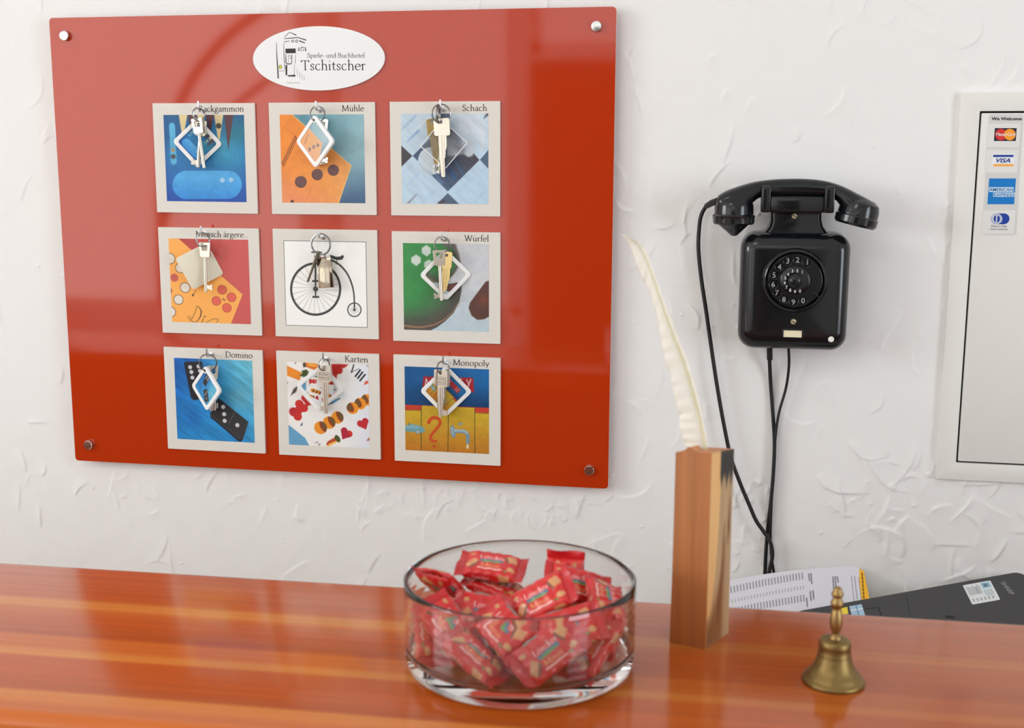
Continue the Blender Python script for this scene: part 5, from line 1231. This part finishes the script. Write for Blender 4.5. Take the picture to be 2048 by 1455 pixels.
# ---------------------------------------------------------------- wrapped sweets
LB, WB, TB = .050, .035, .0145
def art_wrap():
    c = Canvas(84, ((0, 0), (50, 0), (50, 98), (0, 98)), (210, 34, 34), 140 / 84)
    tan, dk = (214, 150, 100), (116, 70, 46)
    for y0 in (0, 49):
        c.text('Loacker', 13, 37, y0 + 15, (250, 240, 238), .1, .05)
        c.stroke([(15, y0 + 18), (35, y0 + 17.5)], 2.0, (88, 120, 150)).stroke([(17, y0 + 19), (33, y0 + 18.6)], 1.1, (110, 160, 80))
        c.text('Minis', 16, 34, y0 + 27, (240, 180, 110), .1, .05).stroke([(14, y0 + 30), (36, y0 + 30)], 1.2, (244, 200, 190))
        c.poly([(1, y0 + 24), (8, y0 + 15), (13, y0 + 20), (5, y0 + 30)], tan, 1.5).poly([(5, y0 + 30), (13, y0 + 20), (14, y0 + 23), (7, y0 + 32)], dk, 1.5).ell((5, y0 + 8), 3.2, (206, 150, 96), 2.4, 20)
        c.poly([(38, y0 + 8), (46, y0 + 4), (49, y0 + 13), (42, y0 + 18)], tan, 1.5).poly([(38, y0 + 8), (42, y0 + 18), (40, y0 + 19), (36, y0 + 10)], dk, 1.5).ell((45, y0 + 26), 4, (214, 156, 100), 3, -20).ell((40, y0 + 30), 2.4, (110, 140, 60), 1.5, 30)
    for y0 in (35, 84):
        c.text('Loacker', 10, 26, y0 + 9, (248, 232, 230), .1, .05); c.stroke([(11, y0 + 11.5), (25, y0 + 11.5)], 1.4, (100, 150, 140)); c.poly([(34, y0 + 3), (44, y0 + 2), (47, y0 + 9), (37, y0 + 11)], tan, 1.5).stroke([(36, y0 + 11.5), (47, y0 + 9.5)], 1.5, dk)
    return c.img
def candy_proto():
    root = empty('wrapped_candy'); M_foil = mat('red_foil_print', rough=.3, attr='print', coat=.3, spec=.5)
    M_redf = mat('red_foil', (200, 26, 32), .3, coat=.3)
    r = .0055; per = []
    a, b = WB / 2, TB / 2
    # section walked in the order: top face, side, bottom face, side
    def secpt(s):      # s in mm along 0..98
        s = s % 98
        if s < 35: y, z = a - s / 35 * 2 * a, b
        elif s < 49: y, z = -a, b - (s - 35) / 14 * 2 * b
        elif s < 84: y, z = -a + (s - 49) / 35 * 2 * a, -b
        else: y, z = a, -b + (s - 84) / 14 * 2 * b
        p = 3.4; k = ((abs(y) / a) ** p + (abs(z) / b) ** p) ** (1 / p); return y / k, z / k
    def P(U, V):
        S = np.array([secpt(v * 98) for v in V[:, 0]]); y = S[:, 0][:, None] * np.ones_like(U); z = S[:, 1][:, None] * np.ones_like(U)
        e = np.abs(2 * U - 1); tf = np.clip(1 - e ** 5, 0, 1) ** .55; tf = np.maximum(tf, .07)
        wr = .0005 * np.sin(y * 900 + U * 9) * e ** 3 + .0004 * np.sin(U * 31 + y * 160)
        return np.stack([(U - .5) * LB, y * (1 + .05 * (1 - tf)), z * tf + wr * (np.abs(z) > .003)], -1)
    print_mesh('wrapper', art_wrap(), P, M_foil, root)
    for s in (-1, 1):
        mb = MB(); nx, ny = 8, 28; vs = []
        for i in range(nx + 1):
            for j in range(ny + 1):
                t = i / nx; y = (j / ny - .5) * WB * (1.04 + .05 * t); x = s * (LB / 2 - .0012 + t * .0095 - (.0012 * (j % 2) if i == nx else 0))
                vs.append((x, y, .0007 * math.sin(i * 2.6) * .5 + .0022 * t * t * math.sin(j * .28 + s)))
        fs = [(i * (ny + 1) + j, i * (ny + 1) + j + 1, (i + 1) * (ny + 1) + j + 1, (i + 1) * (ny + 1) + j) for i in range(nx) for j in range(ny)]
        mb.add(vs, fs); o = mb.build('crimped_end', M_redf, root, angle=80)
        md = o.modifiers.new('thickness', 'SOLIDIFY'); md.thickness = .0003
    return root
proto = candy_proto()
def copy_thing(o):
    c = o.copy(); COL.objects.link(c)
    for ch in o.children:
        k = ch.copy(); COL.objects.link(k); k.parent = c
    return c
ZZ = lambda x, y: (790 + x / 3.932, 1060 + y / 3.932)
POSES = [
([(0.0096, 0.9985, -0.0534, -0.14859), (0.0476, -0.0538, -0.9974, -0.76879), (-0.9988, 0.0071, -0.0481, 1.15108)], 'red wrapped sweet standing upright at the back right of the glass bowl'),
([(0.9967, 0.0207, 0.0781, -0.21665), (0.0034, 0.9551, -0.2962, -0.79321), (-0.0807, 0.2955, 0.9519, 1.17081)], 'red wrapped sweet on top at the back, left of the upright one'),
([(0.169, -0.9638, 0.2064, -0.25734), (0.7702, 0.2598, 0.5824, -0.82653), (-0.615, 0.0606, 0.7862, 1.16387)], 'dark shaded red sweet at the left rear rim of the bowl'),
([(0.8533, -0.4069, -0.3259, -0.15776), (0.0931, 0.7341, -0.6726, -0.86313), (0.513, 0.5436, 0.6643, 1.16897)], 'red wrapped sweet lying across the top centre of the pile in the bowl'),
([(0.997, 0.0774, -0.0088, -0.20915), (-0.0576, 0.6563, -0.7523, -0.85105), (-0.0525, 0.7506, 0.6587, 1.14732)], 'red sweet half under the left end of the one across the top centre'),
([(0.9045, -0.0519, 0.4233, -0.13335), (0.2896, 0.8034, -0.5203, -0.80265), (-0.313, 0.5932, 0.7417, 1.16132)], 'red wrapped sweet lying just in front of the upright one'),
([(0.1794, 0.8768, 0.4461, -0.10425), (-0.9624, 0.2504, -0.105, -0.82802), (-0.2037, -0.4105, 0.8888, 1.15939)], 'red sweet pressed against the right rim of the bowl with raised end'),
([(0.306, 0.9185, 0.2505, -0.25254), (-0.7165, 0.3954, -0.5748, -0.87275), (-0.6269, -0.0036, 0.7791, 1.13543)], 'leftmost red sweet standing on its edge inside the bowl glass'),
([(0.6873, 0.6243, 0.3714, -0.2373), (-0.3576, 0.7358, -0.5751, -0.88023), (-0.6323, 0.2624, 0.7289, 1.14485)], 'red sweet with a wafer picture leaning behind the left front glass'),
([(0.8101, 0.3136, 0.4954, -0.20677), (-0.2972, 0.948, -0.1142, -0.91473), (-0.5055, -0.0548, 0.8611, 1.13372)], 'red sweet on edge slanting down to the front left of the bowl floor'),
([(0.692, 0.6928, -0.2027, -0.18563), (-0.6486, 0.4735, -0.596, -0.89207), (-0.3169, 0.5439, 0.777, 1.15038)], 'red sweet lying under the one across the top near the front glass'),
([(0.9517, 0.3068, 0.008, -0.16941), (-0.3069, 0.9514, 0.0247, -0.89154), (-0.0, -0.026, 0.9997, 1.12084)], 'small looking red sweet low at the front centre of the bowl'),
([(0.7237, -0.6838, 0.0927, -0.1432), (0.4323, 0.3446, -0.8333, -0.91358), (0.5379, 0.6432, 0.545, 1.14294)], 'red sweet with a wafer picture low at the front right of the bowl'),
([(0.9289, -0.3695, 0.0246, -0.1313), (0.2717, 0.6348, -0.7233, -0.88578), (0.2517, 0.6786, 0.6901, 1.15325)], 'red sweet with a large wafer picture behind the right front glass'),
([(0.3897, -0.8743, -0.2893, -0.11207), (0.702, 0.4853, -0.5211, -0.87971), (0.596, -0.0, 0.8029, 1.13472)], 'red sweet standing on edge at the right front of the bowl'),
([(0.1503, -0.963, -0.2236, -0.10609), (0.9484, 0.2043, -0.2424, -0.84551), (0.2792, -0.1756, 0.944, 1.13043)], 'rightmost red sweet on edge behind the ribbed right glass'),
([(-0.3028, -0.9513, 0.0576, -0.16112), (0.952, -0.299, 0.0651, -0.86329), (-0.0447, 0.0746, 0.9962, 1.13358)], 'red sweet pointing end on at the front from the middle of the pile'),
([(0.9277, -0.3354, -0.1639, -0.17767), (0.3051, 0.9342, -0.1847, -0.82249), (0.2151, 0.1213, 0.969, 1.1288)], 'hidden red sweet at the bottom centre of the bowl'),
([(0.987, 0.1605, -0.0038, -0.13664), (-0.1605, 0.987, -0.0086, -0.79458), (0.0024, 0.0091, 1.0, 1.12062)], 'hidden red sweet at the bottom right back of the bowl'),
([(0.9532, 0.3024, 0.0, -0.23822), (-0.3024, 0.9532, 0.0, -0.81667), (-0.0, -0.0, 1.0, 1.1204)], 'hidden red sweet at the bottom left back of the bowl'),
([(0.8888, -0.3801, 0.2558, -0.20526), (0.3326, 0.9193, 0.2103, -0.79478), (-0.3151, -0.1018, 0.9436, 1.13019)], 'red sweet hidden in the middle under the rear top ones'),
([(0.9284, 0.3304, 0.17, -0.21021), (-0.3257, 0.9438, -0.0554, -0.79711), (-0.1787, -0.004, 0.9839, 1.1508)], 'red sweet tucked under the front edge of the one at the back')]
for i, (rows, label) in enumerate(POSES):
    o = proto if i == 0 else copy_thing(proto)
    o.matrix_world = Matrix([r for r in rows] + [(0, 0, 0, 1)])
    tag(o, label, 'sweet', 'red wrapped sweets in the glass bowl')
